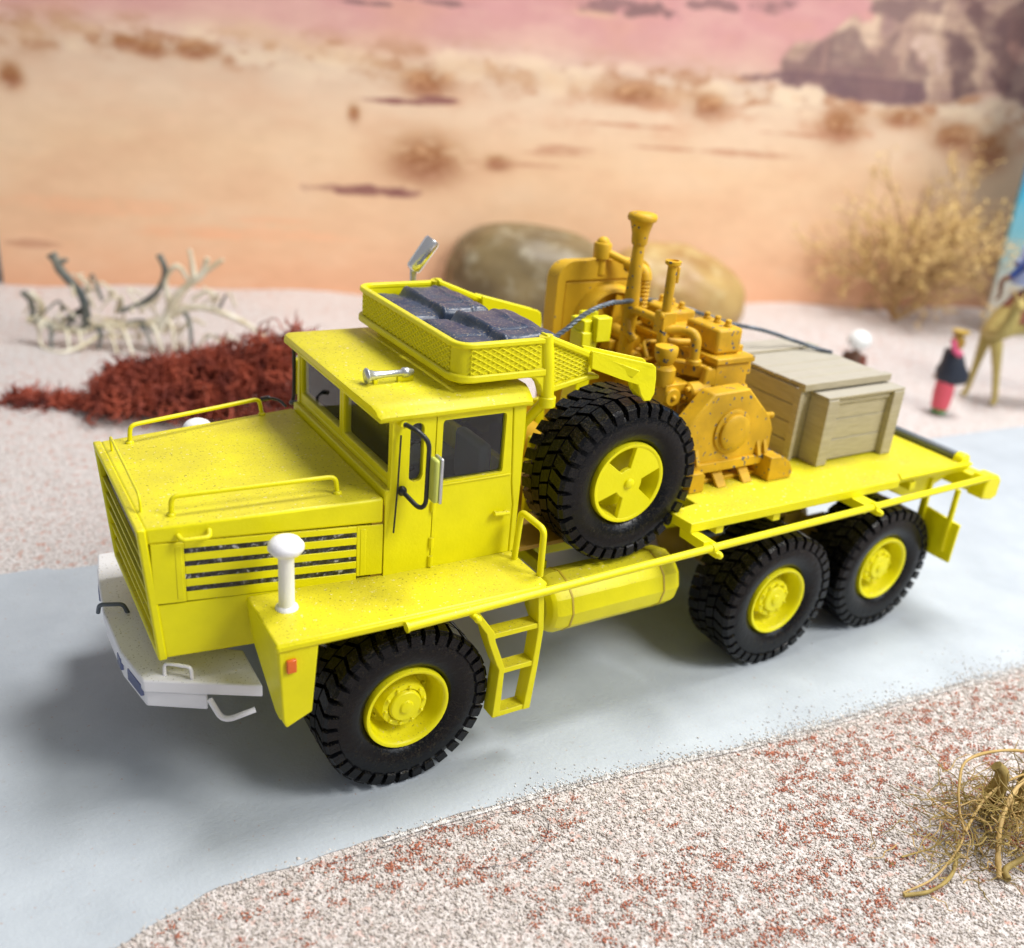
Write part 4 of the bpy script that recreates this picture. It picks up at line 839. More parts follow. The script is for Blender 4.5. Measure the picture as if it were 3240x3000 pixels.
m = M(); m.plate([(11.62, 6.02), (12.02, 6.02), (12.06, 6.22), (11.94, 6.46), (11.74, 6.46)], 'y', -1.34, -1.16); E_('manifold_end', m, bev=.05)
# small stack
m = M(); m.tube([(11.24, -.30, 6.9), (11.235, -.30, 8.46)], .105, 16); ss = E_('small_stack', m, bev=0, smooth=50)
m = M(); m.lathe([(.13, 0), (.17, .03), (.175, .10), (.12, .11), (.11, .06), (0, .05)], (11.235, -.30, 8.43), 'z', 20); E_('stack_cap', m, bev=0, par=ss)
m = M(); m.box(11.36, 11.43, -.34, -.26, 8.05, 8.40); E_('stack_bracket', m, par=ss)
m = M(); m.box(11.06, 11.42, -.46, -.14, 7.0, 7.46); m.ball((11.03, -.42, 7.40), .08, 8); E_('stack_base', m, bev=.03, par=ss)
# second elbow farther along
m = M(); m.tube(bent([(11.12, .72, 6.55), (11.12, .70, 7.26), (11.2, .1, 7.24), (11.24, -.1, 7.2)], .2, 7), .10, 12); m.tube(bent([(11.5, .55, 6.95), (11.5, .5, 7.08), (11.5, .0, 7.06), (11.5, -.1, 6.8)], .1, 5), .07, 8); E_('exhaust_elbow', m, bev=0, smooth=60)
# filter bowl, pump, starter, small clutter
m = M(); m.lathe([(.10, -.06), (.16, 0), (.22, .10), (.25, .22), (.255, .34), (.24, .37), (.0, .39)], (10.86, -.92, 6.52), 'z', 24); E_('filter_bowl', m, bev=0, smooth=40)
m = M(); m.lathe([(.14, 0), (.24, .04), (.26, .10), (.26, .40), (.2, .46), (.12, .5)], (10.86, -.92, 6.02), 'z', 20); E_('filter_neck', m, bev=0, smooth=40)
m = M(); m.box(10.78, 11.42, -1.18, -.62, 5.66, 6.12); m.lathe([(.20, -.06), (.20, .04), (.12, .05)], (10.95, -1.2, 5.85), 'y', 16); m.ball((10.95, -1.27, 5.85), .07, 8); pm = E_('fuel_pump', m, bev=.04)
m = M(); m.lathe([(.18, -.1), (.22, -.06), (.22, .42), (.18, .46)], (11.42, -1.22, 5.92), 'x', 20); st = E_('starter_motor', m, bev=0, smooth=40)
for dy, dz in ((-.05, .10), (.02, -.11)):
    m = M(); m.lathe([(.06, 0), (.06, -.08), (.04, -.10), (0, -.1)], (11.33, -1.24+dy, 5.92+dz), 'x', 10); E_('starter_bolt', m, bev=0, par=st)
m = M(); m.lathe([(.15, 0), (.15, .5), (.10, .52)], (11.35, -1.15, 5.46), 'x', 16); E_('small_cylinder', m, bev=0, smooth=40)
m = M(); m.tube([(10.95, -1.1, 5.70), (10.97, -1.1, 4.9), (11.1, -1.1, 4.7)], .09, 10); m.tube([(11.2, -1.0, 5.7), (11.3, -1.05, 5.1), (11.6, -1.1, 5.0)], .06, 8); E_('oil_pipe', m, bev=0, smooth=60)
R_ = random.Random(5)
for k_ in range(34):      # bolts, housings and pipe stubs along the shaded side of the block
    x = R_.uniform(11.0, 11.8); y = R_.uniform(-1.1, 1.55); z = R_.uniform(4.35, 6.3); t = R_.random(); m = M()
    if t < .4: m.lathe([(r_ := R_.uniform(.07, .17), 0), (r_, R_.uniform(.12, .4)), (r_*.6, .42)], (x, y, z), R_.choice('xyz'), 12)
    elif t < .75: a, b_, c_ = [R_.uniform(.1, .28) for _ in range(3)]; m.box(x-a, x+a, y-b_, y+b_, z-c_, z+c_)
    else: m.tube(bent([(x, y, z), (x+.05, y+R_.uniform(-.3, .3), z+.3), (11.95, y, z+.3)], .12), .05, 8)
    E_(['pump_housing', 'side_cover', 'oil_line'][0 if t < .4 else 1 if t < .75 else 2], m, bev=.02)
m = M(); m.box(11.55, 11.96, -1.2, 1.6, 4.2, 5.9); E_('crankcase', m, bev=.05)
# tall intake stack with flared top, and ribbed hose
m = M(); m.lathe([(.17, 6.2), (.17, 7.05), (.185, 7.1), (.175, 7.5), (.15, 7.9), (.13, 8.68)], (11.13, .78, 0), 'z', 24); bs_ = E_('tall_stack', m, bev=0, smooth=50)
m = M(); m.lathe([(.16, 8.66), (.175, 8.70), (.19, 8.9), (.255, 9.14), (.31, 9.17), (.325, 9.24), (.30, 9.31), (.22, 9.34), (0, 9.345)], (11.13, .78, 0), 'z', 28); E_('stack_funnel', m, bev=0, smooth=50, par=bs_)
m = M(); m.tube(bent([(11.13, .5, 6.6), (11.0, .62, 6.75), (11.05, .78, 7.1)], .1), .1, 10); E_('stack_foot_pipe', m, bev=0, smooth=60, par=bs_)
m = M(); pr_ = []
for k_ in range(9): pr_ += [(.10, 7.0+k_*.09), (.135, 7.045+k_*.09)]
m.lathe(pr_+[(.10, 7.82)], (11.62, 1.0, 0), 'z', 18); m.tube(bent([(11.62, 1.0, 7.8), (11.62, 1.05, 8.0), (11.55, 1.6, 8.02)], .12), .15, 14); E_('ribbed_hose', m, bev=0, smooth=50)
# radiator
def radp(x0, x1, z0, z1, r): return [(x0, z0), (x1, z0)]+[(x1-r+r*cos(a), z1-r+r*sin(a)) for a in [i*pi/14 for i in range(8)]]+[(x0+r+r*cos(a), z1-r+r*sin(a)) for a in [pi/2+i*pi/14 for i in range(8)]]
m = M(); m.plate(radp(9.96, 12.50, 4.056, 8.02, .42), 'y', 2.02, 2.5); rd = E_('radiator', m, ORB, bev=.04)
m = M(); m.holeplate(radp(9.90, 12.56, 4.06, 8.08, .46), (10.12, 12.34, 4.4, 7.64), 'y', 1.94, 2.03, .05, 96); E_('radiator_frame', m, ORB, bev=.02, par=rd)
m = M(); m.box(10.17, 12.29, 1.99, 2.03, 4.45, 7.58); E_('radiator_panel', m, ORB, bev=.02, par=rd)
m = M(); m.lathe([(1.02, .0), (1.0, -.05), (.93, -.28), (.86, -.30), (.84, -.26), (.86, -.02), (.80, 0)], (11.42, 1.98, 6.52), 'y', 48, caps=False); E_('fan_shroud', m, ORB, bev=0, par=rd, smooth=50)
m = M(); m.lathe([(.85, -.02), (.85, -.04), (0, -.04)], (11.42, 1.98, 6.52), 'y', 36); E_('radiator_core', m, GRL if 0 else ORB, bev=0, par=rd)
for k_ in range(6):
    a = k_*pi/3+.3; m = M(); c_, s_ = cos(a), sin(a)
    m.prism([(11.42+c_*.15-s_*.1, 1.72, 6.52+s_*.15+c_*.1), (11.42+c_*.78-s_*.16, 1.72, 6.52+s_*.78+c_*.16), (11.42+c_*.78+s_*.12, 1.80, 6.52+s_*.78-c_*.12), (11.42+c_*.15+s_*.08, 1.80, 6.52+s_*.15-c_*.08)],
            [(11.42+c_*.15-s_*.1, 1.76, 6.52+s_*.15+c_*.1), (11.42+c_*.78-s_*.16, 1.76, 6.52+s_*.78+c_*.16), (11.42+c_*.78+s_*.12, 1.84, 6.52+s_*.78-c_*.12), (11.42+c_*.15+s_*.08, 1.84, 6.52+s_*.15-c_*.08)]); E_('fan_blade', m, ORB, bev=0, par=rd, smooth=0)
m = M(); m.lathe([(.12, 7.75), (.12, 8.1), (.20, 8.12), (.21, 8.42), (.19, 8.46), (.15, 8.47), (.14, 8.52), (.08, 8.58), (0, 8.6)], (11.08, 2.0, 0), 'z', 20); E_('radiator_cap', m, ORB, bev=0, par=rd, smooth=45)
m = M(); m.tube([(11.1, 1.95, 8.28), (11.7, 1.45, 8.0)], .09, 12); E_('overflow_pipe', m, ORB, bev=0, smooth=60)
# dark drive shaft between gear case and radiator
m = M(); m.tube([(11.45, 1.7, 6.5), (11.5, .9, 6.4)], .16, 14); E_('fan_shaft', m, ORB, bev=0, smooth=60)

# ---------------- wooden crate ----------------
CR = empty('wooden_crate', (15.9, -.1, 4.05)); tag(CR, 'beige planked wooden crate standing on the load deck behind the engine', 'crate')
def C_(name, m, bev=.015, **k): return obj(name, m, CRT, CR, bev=bev, **k)
m = M(); m.box(14.52, 17.22, -1.55, 1.5, 4.056, 5.84); C_('crate_body', m)
for i in range(7):          # lid boards running along x
    y0 = -1.66+i*.466; m = M(); m.box(14.46+R_.uniform(-.02, .02), 17.28+R_.uniform(-.02, .02), y0+.008, y0+.458, 5.842, 5.92+R_.uniform(-.008, .008)); C_('lid_board', m)
m = M(); m.box(14.40, 17.3, .62, .98, 5.93, 5.99); C_('lid_batten', m)
m = M(); m.box(14.40, 17.32, -1.72, -1.52, 5.78, 5.955); C_('lid_edge', m)
for y in (-1.64, 1.3):
    m = M(); m.box(14.40, 14.52, y, y+.2, 4.058, 5.80); C_('corner_post', m)
    m = M(); m.box(17.22, 17.32, y, y+.2, 4.058, 5.80); C_('corner_post', m)
for i in range(4):
    m = M(); m.box(14.46, 14.52, -1.44, 1.30, 4.07+i*.435, 4.49+i*.435); C_('side_plank', m)
for i in range(3):          # near end panel
    m = M(); m.box(14.98, 17.22, -1.97-R_.uniform(0, .012), -1.56, 4.10+i*.51, 4.60+i*.51); C_('end_plank', m)
for x0, x1 in ((14.80, 15.14), (17.02, 17.38)):
    m = M(); m.box(x0, x1, -2.14, -1.56, 4.058, 5.66); C_('end_cleat', m, .02)
m = M(); m.box(15.15, 17.01, -2.03, -1.56, 5.50, 5.64); C_('end_rail', m)
m = M(); m.box(14.78, 17.40, -2.12, -1.56, 5.665, 5.73); C_('end_cap', m)

# ---------------- steel cable slung over the load ----------------
cp = [(8.45, -.05, 6.90), (8.86, 0, 7.11), (9.37, 0, 7.44), (9.97, .1, 7.58), (10.45, .3, 7.54), (11.6, 1.0, 7.36), (12.6, 1.62, 7.12), (13.7, 1.65, 6.84), (14.6, 1.2, 6.58), (15.5, .9, 6.42), (16.4, .7, 6.16), (16.95, .35, 6.0), (17.2, .05, 5.96)]
path = spline(cp, 12); CB = empty('steel_cable', cp[3]); tag(CB, 'thin grey twisted steel cable running from the basket over the engine to the crate', 'cable')
tw = []
for s3 in range(3):
    pts = []
    n = len(path)
    fine = []
    for i in range(n-1):
        for k_ in range(3): fine.append(path[i].lerp(path[i+1], k_/3))
    L = 0; up_ = Vector((0, 0, 1))
    for i, p_ in enumerate(fine):
        if i: L += (p_-fine[i-1]).length
        t = (fine[min(i+1, len(fine)-1)]-fine[max(i-1, 0)]).normalized(); u_ = t.cross(up_).normalized(); v_ = t.cross(u_); a = L/.22*2*pi/1.6+s3*2*pi/3
        pts.append(p_+(u_*cos(a)+v_*sin(a))*.026)
    m = M(); m.tube(pts, .03, 5); obj('strand', m, WIRE, CB, smooth=60)

# ---------------- pebbles behind the truck ----------------
def rockm(name, a, b, c_):
    m, nt, p = newmat(name); n = noise(nt, .28, 4, .55); n2 = noise(nt, .9, 4, .6)
    x = mix(nt, ramp(nt, n.outputs[0], [(.35, 0.0), (.62, 1.0)]), a, b); x = mix(nt, ramp(nt, n2.outputs[0], [(.50, 0.0), (.68, .8)]), x, c_)
    nt.links.new(x, p.inputs['Base Color']); p.inputs['Roughness'].default_value = .45; return m
def rock(c_, r_, seed, mat, label, rot=0):
    bm = bmesh.new(); bmesh.ops.create_icosphere(bm, subdivisions=5, radius=1)
    m = M()
    for v in bm.verts:
        q = v.co; k_ = 1+.16*mnoise.noise(q*.9+Vector((seed, 0, 0)))+.05*mnoise.noise(q*3+Vector((0, seed, 0)))
        p_ = Vector(tuple(math.copysign(abs(t)**.86, t) for t in q))*k_; x, y = p_.x*r_[0], p_.y*r_[1]
        m.v.append((c_[0]+x*cos(rot)-y*sin(rot), c_[1]+x*sin(rot)+y*cos(rot), c_[2]+p_.z*r_[2]))
    m.f = [tuple(v.index for v in f.verts) for f in bm.faces]; bm.free()
    return tag(obj('pebble', m, mat, smooth=180, org=(c_[0], c_[1], 0)), label, 'stone', 'stones behind the truck')
rock((24.9, 26.6, 1.45), (4.7, 3.3, 2.75), 2.3, rockm('grey_green_stone', (.13, .095, .045), (.24, .18, .08), (.34, .30, .20)), 'wide grey-green mottled rounded stone, partly behind the roof basket', -.50)
rock((31.0, 22.8, 1.35), (3.9, 3.0, 2.55), 7.7, rockm('tan_stone', (.34, .19, .06), (.50, .34, .12), (.56, .43, .19)), 'tan smooth rounded stone right behind the engine stacks', -.52)

# ---------------- bleached driftwood root ----------------
def twigm(name, a, b, rough=.7):
    m, nt, p = newmat(name); nt.links.new(mix(nt, ramp(nt, noise(nt, 1.2, 3).outputs[0], [(.38, 0.0), (.62, 1.0)]), a, b), p.inputs['Base Color']); p.inputs['Roughness'].default_value = rough
    nt.links.new(bump(nt, noise(nt, 4, 3).outputs[0], .6, .05), p.inputs['Normal']); return m
RW = random.Random(11)
def wig(p0, p1, n=5, j=.3, rng_=RW):
    p0, p1 = Vector(p0), Vector(p1); L = (p1-p0).length
    return [p0]+[p0.lerp(p1, i/n)+Vector((rng_.gauss(0, j), rng_.gauss(0, j), rng_.gauss(0, j)))*L*.35 for i in range(1, n)]+[p1]
WP = lambda s_, z, d=0: (1.2+s_*.86+d*.5, 26.2-s_*.50+d*.86, z)      # s_: along the picture's horizontal, cm; d: away
DW = empty('driftwood', WP(3.5, 0)); tag(DW, 'bleached cream and grey branching driftwood root lying on the sand behind the red moss', 'driftwood')
PALE = twigm('bleached_wood', (.62, .54, .36), (.80, .76, .62)); DKW = twigm('grey_dark_wood', (.07, .085, .085), (.22, .22, .18))
def branch(pts, r0, r1, mat, name='branch', n=7):
    q = spline(pts, 6); r0, r1 = r0*.78, r1*.74; rs = [(1+.22*mnoise.noise(q[i]*2.2))*(r0+(r1-r0)*i/(len(q)-1)) for i in range(len(q))]; m = M(); m.tube(q, rs, n); obj(name, m, mat, DW, smooth=60)
main = [(-.1, .9), (.8, .7), (1.9, .55), (3.0, .9), (4.2, 1.0), (5.3, 1.3), (6.3, 1.8)]
branch([WP(a, b) for a, b in main], .26, .20, PALE)
branch([WP(.1, 2.0), WP(.5, 1.5), WP(.3, .9, .3), WP(1.2, .7)], .16, .2, PALE)
branch([WP(1.2, 3.5), WP(1.45, 2.9), WP(2.1, 2.1), WP(2.25, 1.2), WP(2.1, .6)], .24, .22, DKW); branch([WP(1.1, 3.6), WP(1.3, 3.3), WP(1.7, 3.4)], .3, .1, DKW)
branch([WP(-.2, 2.0), WP(.1, 1.6), WP(.1, 1.0)], .17, .12, DKW)
branch([WP(3.6, 1.5), WP(4.5, 1.9), WP(5.2, 2.5), WP(5.5, 3.3), WP(5.3, 3.9)], .12, .17, DKW)
branch([WP(5.2, .8), WP(5.7, 1.9), WP(6.2, 2.6), WP(6.9, 3.2), WP(7.2, 3.9)], .30, .14, PALE); branch([WP(6.6, 2.9), WP(6.6, 3.5), WP(6.5, 4.2)], .16, .10, PALE); branch([WP(6.7, 3.0), WP(7.4, 3.6), WP(7.8, 3.9)], .15, .10, PALE)
branch([WP(5.6, 2.0), WP(5.5, 2.9), WP(6.0, 3.5), WP(6.5, 2.8)], .14, .12, PALE); branch([WP(5.5, 1.6), WP(6.6, 1.9), WP(7.5, 1.8), WP(8.6, 1.4), WP(9.4, .9)], .2, .12, PALE)
branch([WP(6.5, 2.2), WP(7.2, 2.6), WP(7.6, 2.2)], .12, .06, PALE)
for k_ in range(10):
    a = .6+k_*.62+RW.uniform(-.2, .2); b_ = float(np.interp(a, [p_[0] for p_ in main], [p_[1] for p_ in main]))
    branch([WP(a, b_), WP(a+.3, b_*.6+.2, -.3), WP(a+RW.uniform(.2, .9), .02, -RW.uniform(.3, 1.1))], .15, .07, PALE if k_ % 3 else DKW)
for k_ in range(46):
    a = RW.uniform(.3, 8.2); z = RW.uniform(.3, 2.2); branch([WP(a, z, RW.uniform(-.4, .6)), WP(a+RW.uniform(-.7, .7), z+RW.uniform(-.2, .8), RW.uniform(-.4, .6)), WP(a+RW.uniform(-1.1, 1.1), max(.1, z+RW.uniform(-.6, .9)), RW.uniform(-.4, .6))], .09, .04, RW.choice([PALE, PALE, PALE, DKW]), 'twig', 6)
branch([WP(.3, .5), WP(.6, -.0, -.6), WP(1.6, -.0, -1.3), WP(2.3, .2, -.8), WP(2.9, .6, -.2)], .08, .12, PALE)

# ---------------- clump of dyed red lichen ----------------
def mossm():
    m, nt, p = newmat('red_lichen'); n = noise(nt, 1.1, 3); x = mix(nt, ramp(nt, n.outputs[0], [(.35, 0.0), (.62, 1.0)]), (.15, .026, .018), (.44, .09, .045))
    nt.links.new(x, p.inputs['Base Color']); p.inputs['Roughness'].default_value = .8; return m
MOS = mossm(); RM = random.Random(3); m = M()
MP = lambda s_, z, d=0: (-.2+s_*.86+d*.5, 18.9-s_*.50+d*.86, z)
hs_ = [(0, .35), (1.2, .45), (2.4, .35), (2.8, 1.2), (3.6, 2.0), (5.0, 2.4), (6.5, 2.9), (7.5, 3.3), (8.6, 3.9), (9.6, 4.2), (11, 3.2), (12.5, 1.6), (14, .4)]
for k_ in range(10000):
    a = RM.uniform(2.9, 13.2) if RM.random() < .94 else RM.uniform(-.3, 3.4)
    H = float(np.interp(a, [q[0] for q in hs_], [q[1] for q in hs_]))*.84; d = RM.gauss(.1, .62)*min(1, H/1.6+.25); z = H*RM.random()**.55*max(.15, 1-abs(d)/2.6)
    p_ = Vector(MP(a, max(.02, z), d)); L = RM.uniform(.07, .2); pts = [p_]; dr = Vector((RM.gauss(0, 1), RM.gauss(0, 1), RM.gauss(.25, .7))).normalized()
    for _ in range(4): dr = (dr+Vector((RM.gauss(0, .6), RM.gauss(0, .6), RM.gauss(0, .6)))).normalized(); q = pts[-1]+dr*L; q.z = max(.02, q.z); pts.append(q)
    m.tube(pts, [.03, .03, .027, .022, .012], 3)
tag(obj('lichen_clump', m, MOS, org=MP(6, 0), smooth=60), 'sprawling clump of dyed dark red lichen on the sand left of the cab', 'lichen')

# ---------------- dry shrub by the board ----------------
RB = random.Random(21); SH = empty('dry_shrub', (45.4, 19.3, 0)); tag(SH, 'tall dry ochre twiggy shrub in front of the desert board at the right', 'shrub')
mt = M(); ml = M(); base = Vector((45.4, 19.3, 0))
def grow(p_, dr, L, r_, dep):
    pts = [p_]; 
    for _ in range(4): dr = (dr+Vector((RB.gauss(0, .16), RB.gauss(0, .16), RB.gauss(.02, .14)))).normalized(); pts.append(pts[-1]+dr*L/4)
    mt.tube(pts, [r_, r_*.9, r_*.8, r_*.7, r_*.6], 4 if dep > 1 else 6, caps=False)
    if dep >= 4:
        for _ in range(18):
            c_ = pts[RB.randint(1, 4)]+Vector((RB.gauss(0, .12), RB.gauss(0, .12), RB.gauss(0, .12))); s_ = RB.uniform(.04, .10); d1 = Vector((RB.gauss(0, 1), RB.gauss(0, 1), RB.gauss(0, 1))).normalized(); d2 = d1.orthogonal().normalized()
            ml.add([c_+d1*s_*1.6, c_+d2*s_*.6, c_-d1*s_*1.6, c_-d2*s_*.6], [(0, 1, 2, 3)])
        return
    for _ in range(3 if dep else 16):
        d_ = (dr+Vector((RB.gauss(0, .55), RB.gauss(0, .55), RB.gauss(.05, .45)))).normalized() if dep else Vector((RB.gauss(0, .75), RB.gauss(0, .75), RB.uniform(.35, 1.3))).normalized()
        grow(pts[RB.randint(2, 4)] if dep else pts[RB.randint(0, 3)], d_, L*(RB.uniform(.66, .95) if dep else RB.uniform(1.6, 2.4)), r_*.62, dep+1)
grow(base, Vector((0, 0, 1)), 1.5, .17, 0)
SHM = twigm('shrub_twigs', (.38, .23, .09), (.56, .38, .18)); obj('shrub_twigs', mt, SHM, SH, smooth=60, kind='stuff'); obj('shrub_leaves', ml, twigm('shrub_leaves', (.56, .38, .12), (.74, .54, .22)), SH, smooth=0, kind='stuff')

# ---------------- fibrous root tuft at the near right corner ----------------
RR = random.Random(8); RT_ = empty('root_tuft', (13, -9.2, 0)); tag(RT_, 'tangled ochre fibrous root tuft on the sand at the near right corner', 'root')
OCH = twigm('ochre_root', (.20, .14, .035), (.40, .29, .08)); OCP = twigm('ochre_root_pale', (.44, .29, .09), (.56, .39, .16))
def rt(pts, r0, r1, mat, name='root', n=8): q = spline(pts, 8); m = M(); k0 = .55 if name == 'root' else 1; m.tube(q, [(r0+(r1-r0)*i/(len(q)-1))*k0*(1+.3*mnoise.noise(v*4)) for i, v in enumerate(q)], n); obj(name, m, mat, RT_, smooth=60)
rt([(10.25, -9.45, .03), (11.0, -9.5, .10), (11.9, -9.3, .35), (12.1, -9.0, .65), (12.3, -8.75, .95), (12.8, -8.5, 1.15), (13.8, -8.6, 1.1), (15.0, -8.9, .8)], .03, .055, OCP)
rt([(10.2, -9.5, .05), (10.7, -9.65, .06), (11.3, -9.6, .12), (11.9, -9.25, .3)], .06, .05, OCH)
rt([(12.05, -10.0, .05), (12.35, -9.7, .30), (12.9, -9.35, .6), (13.8, -9.1, .8), (15, -9.2, .9)], .10, .045, OCP)
rt([(12.15, -10.1, .06), (12.3, -9.95, .1), (12.9, -10.0, .25), (13.8, -9.9, .5), (15, -9.9, .7)], .12, .05, OCH)
rt([(12.0, -9.25, .45), (12.8, -9.0, .62), (13.6, -8.95, .75), (14.9, -9.1, .8)], .045, .04, OCP)
rt([(13.4, -8.8, .1), (13.45, -8.85, .5), (13.35, -8.9, .95), (13.25, -8.8, 1.1)], .17, .10, OCH, 'root_knob', 12); rt([(13.9, -9.1, .0), (13.9, -9.1, .4), (14.1, -9.0, .8)], .2, .12, OCH, 'root_knob', 10)
rt([(10.9, -8.9, .03), (11.3, -9.0, .08), (11.6, -9.0, .04), (12.2, -9.0, .15)], .03, .03, OCH)
for k_ in range(480):
    a = RR.uniform(0, 2*pi); c_ = Vector((13.1+RR.gauss(0, .85), -9.3+RR.gauss(0, .42), RR.uniform(.03, .8))); L = RR.uniform(.3, 1.0)
    p_ = [c_]; d_ = Vector((cos(a), sin(a), RR.gauss(0, .5))).normalized()
    for _ in range(5): d_ = (d_+Vector((RR.gauss(0, .45), RR.gauss(0, .45), RR.gauss(-.08, .3)))).normalized(); q = p_[-1]+d_*L/5; q.z = max(.02, q.z); p_.append(q)
    rt(p_, .013, .005, OCH if k_ % 3 else OCP, 'root_fibre', 4)
# long hair on the sand
m = M(); m.tube(spline([(2.0, -4.75, .05), (2.9, -4.82, .05), (3.8, -4.80, .05), (4.4, -4.9, .05), (5.15, -5.0, .06), (5.6, -5.22, .07), (5.7, -5.6, .07), (5.3, -5.95, .06), (4.7, -6.05, .04), (4.15, -5.86, .02)], 10), .0055, 4)
tag(obj('hair', m, plain('hair_dark', (.03, .03, .05), .5), org=(4, -5, 0), smooth=60), 'single thin dark hair curled on the sand at the road edge', 'hair')

# ---------------- small figures and the camel ----------------
def cm(name, c_, r_=.55): return plain(name, c_, r_, b=.1)
SKIN = cm('brown_skin', (.30, .14, .07)); 
def skinned(name, verts, edges, radii, mat, parent, root=0, sub=2):
    me = bpy.data.meshes.new(name); b0 = ORG[parent] if parent else Vector((0, 0, 0))
    me.from_pydata([tuple((Vector(v)-b0)*S) for v in verts], edges, []); me.materials.append(mat)
    o = bpy.data.objects.new(name, me); col.objects.link(o)
    if parent: o.parent = parent
    ORG[o] = b0
    md = o.modifiers.new('skin', 'SKIN'); md.use_smooth_shade = True
    sk = me.skin_vertices[0].data if me.skin_vertices else None
    if sk is None:
        bm = bmesh.new(); bm.from_mesh(me); bm.verts.layers.skin.verify(); bm.to_mesh(me); bm.free(); sk = me.skin_vertices[0].data
    for i, r_ in enumerate(radii):
        rr = r_ if isinstance(r_, tuple) else (r_, r_); sk[i].radius = (rr[0]*S, rr[1]*S); sk[i].use_root = (i == root)
    su = o.modifiers.new('sub', 'SUBSURF'); su.levels = sub; su.render_levels = sub; return o
def loft(rings, n=20):      # rings: (centre, rx, ry, angle)
    m = M(); vs = []
    for k_, (c_, rx, ry, a0) in enumerate(rings):
        for i in range(n):
            a = 2*pi*i/n; x, y = rx*cos(a), ry*sin(a); w_ = 1+.05*sin(a*5+k_)*(k_/len(rings) if False else 1)*.6
            vs.append((c_[0]+(x*cos(a0)-y*sin(a0))*w_, c_[1]+(x*sin(a0)+y*cos(a0))*w_, c_[2]))
    fs = [(k_*n+i, k_*n+(i+1) % n, (k_+1)*n+(i+1) % n, (k_+1)*n+i) for k_ in range(len(rings)-1) for i in range(n)]+[tuple(range(n))[::-1], tuple((len(rings)-1)*n+i for i in range(n))]
    return m.add(vs, fs)
SR = Vector((.86, -.51, 0)); TOC = Vector((-.51, -.86, 0))       # picture-right and towards-camera directions on the ground
def person(org, H, face, pose, label, kit):
    """pose gives joints in (right, front, up) as fractions of H; front = facing direction"""
    P0 = Vector(org); fr = Vector(face).normalized(); rt_ = fr.cross(Vector((0, 0, 1)))
    W = lambda a, b_, c_: P0+rt_*a*H+fr*b_*H+Vector((0, 0, c_*H))
    E = empty('person', org); tag(E, label, 'person')
    J = dict(pelvis=(0, 0, .52), belly=(0, 0, .60), chest=(0, .0, .72), neck=(0, .0, .825), headb=(0, .01, .87), headm=(0, .012, .93), headt=(0, .0, .975),
             hipl=(-.05, 0, .50), kneel=(-.055, .02, .28), anklel=(-.055, 0, .05), toel=(-.06, .07, .02), hipr=(.05, 0, .50), kneer=(.055, .02, .28), ankler=(.055, 0, .05), toer=(.06, .07, .02),
             shl=(-.105, 0, .80), ell=(-.14, -.01, .63), wrl=(-.15, .04, .50), hal=(-.15, .06, .455), shr=(.105, 0, .80), elr=(.14, -.01, .63), wrr=(.15, .04, .50), har=(.15, .06, .455))
    J.update(pose); names = list(J); idx = {k_: i for i, k_ in enumerate(names)}
    Ed = [('pelvis','belly'),('belly','chest'),('chest','neck'),('neck','headb'),('headb','headm'),('headm','headt'),('pelvis','hipl'),('hipl','kneel'),('kneel','anklel'),('anklel','toel'),('pelvis','hipr'),('hipr','kneer'),('kneer','ankler'),('ankler','toer'),
          ('chest','shl'),('shl','ell'),('ell','wrl'),('wrl','hal'),('chest','shr'),('shr','elr'),('elr','wrr'),('wrr','har')]
    Rd = dict(pelvis=.08, belly=.07, chest=.075, neck=.033, headb=.045, headm=.062, headt=.042, hipl=.055, hipr=.055, kneel=.036, kneer=.036, anklel=.024, ankler=.024, toel=.018, toer=.018, shl=.04, shr=.04, ell=.027, elr=.027, wrl=.018, wrr=.018, hal=.018, har=.018)
    V = [W(*J[k_]) for k_ in names]; R2 = [Rd[k_]*H for k_ in names]; ED = [(idx[a], idx[b_]) for a, b_ in Ed]
    for sd, (hk, wk) in enumerate((('hal', 'wrl'), ('har', 'wrr'))):     # fingers and thumb
        h_ = W(*J[hk]); dr = (h_-W(*J[wk])).normalized(); sv = dr.cross(fr).normalized() if abs(dr.dot(fr)) < .9 else rt_
        for f_ in range(5):
            off = sv*(f_-2)*.008*H if f_ < 4 else sv*.022*H; ln = (.034, .04, .037, .03, .026)[f_]*H
            V += [h_+off+dr*ln*.5, h_+off*1.1+dr*ln+fr*.006*H]; R2 += [.0065*H, .005*H]; b0 = len(V)-2; ED += [(idx[hk], b0), (b0, b0+1)]
    skinned('body', V, ED, R2, SKIN, E, idx['pelvis'])
    hm = W(*J['headm']); fm = M()
    fm.tube([hm+fr*.055*H+Vector((0, 0, .012*H)), hm+fr*.075*H-Vector((0, 0, .008*H))], [.008*H, .014*H], 6); obj('nose', fm, SKIN, E, smooth=60)
    for s_ in (-1, 1):
        fm = M(); fm.ball(tuple(hm+fr*.056*H+rt_*s_*.022*H+Vector((0, 0, .014*H))), .009*H, 8); obj('eye', fm, BLK, E, smooth=60)
        fm = M(); fm.ball(tuple(hm+rt_*s_*.062*H-Vector((0, 0, .002*H))), (.01*H, .01*H, .018*H), 8); obj('ear', fm, SKIN, E, smooth=60)
    fm = M(); fm.tube([hm+fr*.056*H-rt_*.018*H-Vector((0, 0, .03*H)), hm+fr*.060*H-Vector((0, 0, .031*H)), hm+fr*.056*H+rt_*.018*H-Vector((0, 0, .03*H))], .005*H, 5); obj('mouth', fm, cm('lip', (.25, .06, .05)), E, smooth=60)
    for nm, ms, mt_ in kit(W, H, math.atan2(rt_.y, rt_.x), J): obj(nm, ms, mt_, E, smooth=60)
    return E
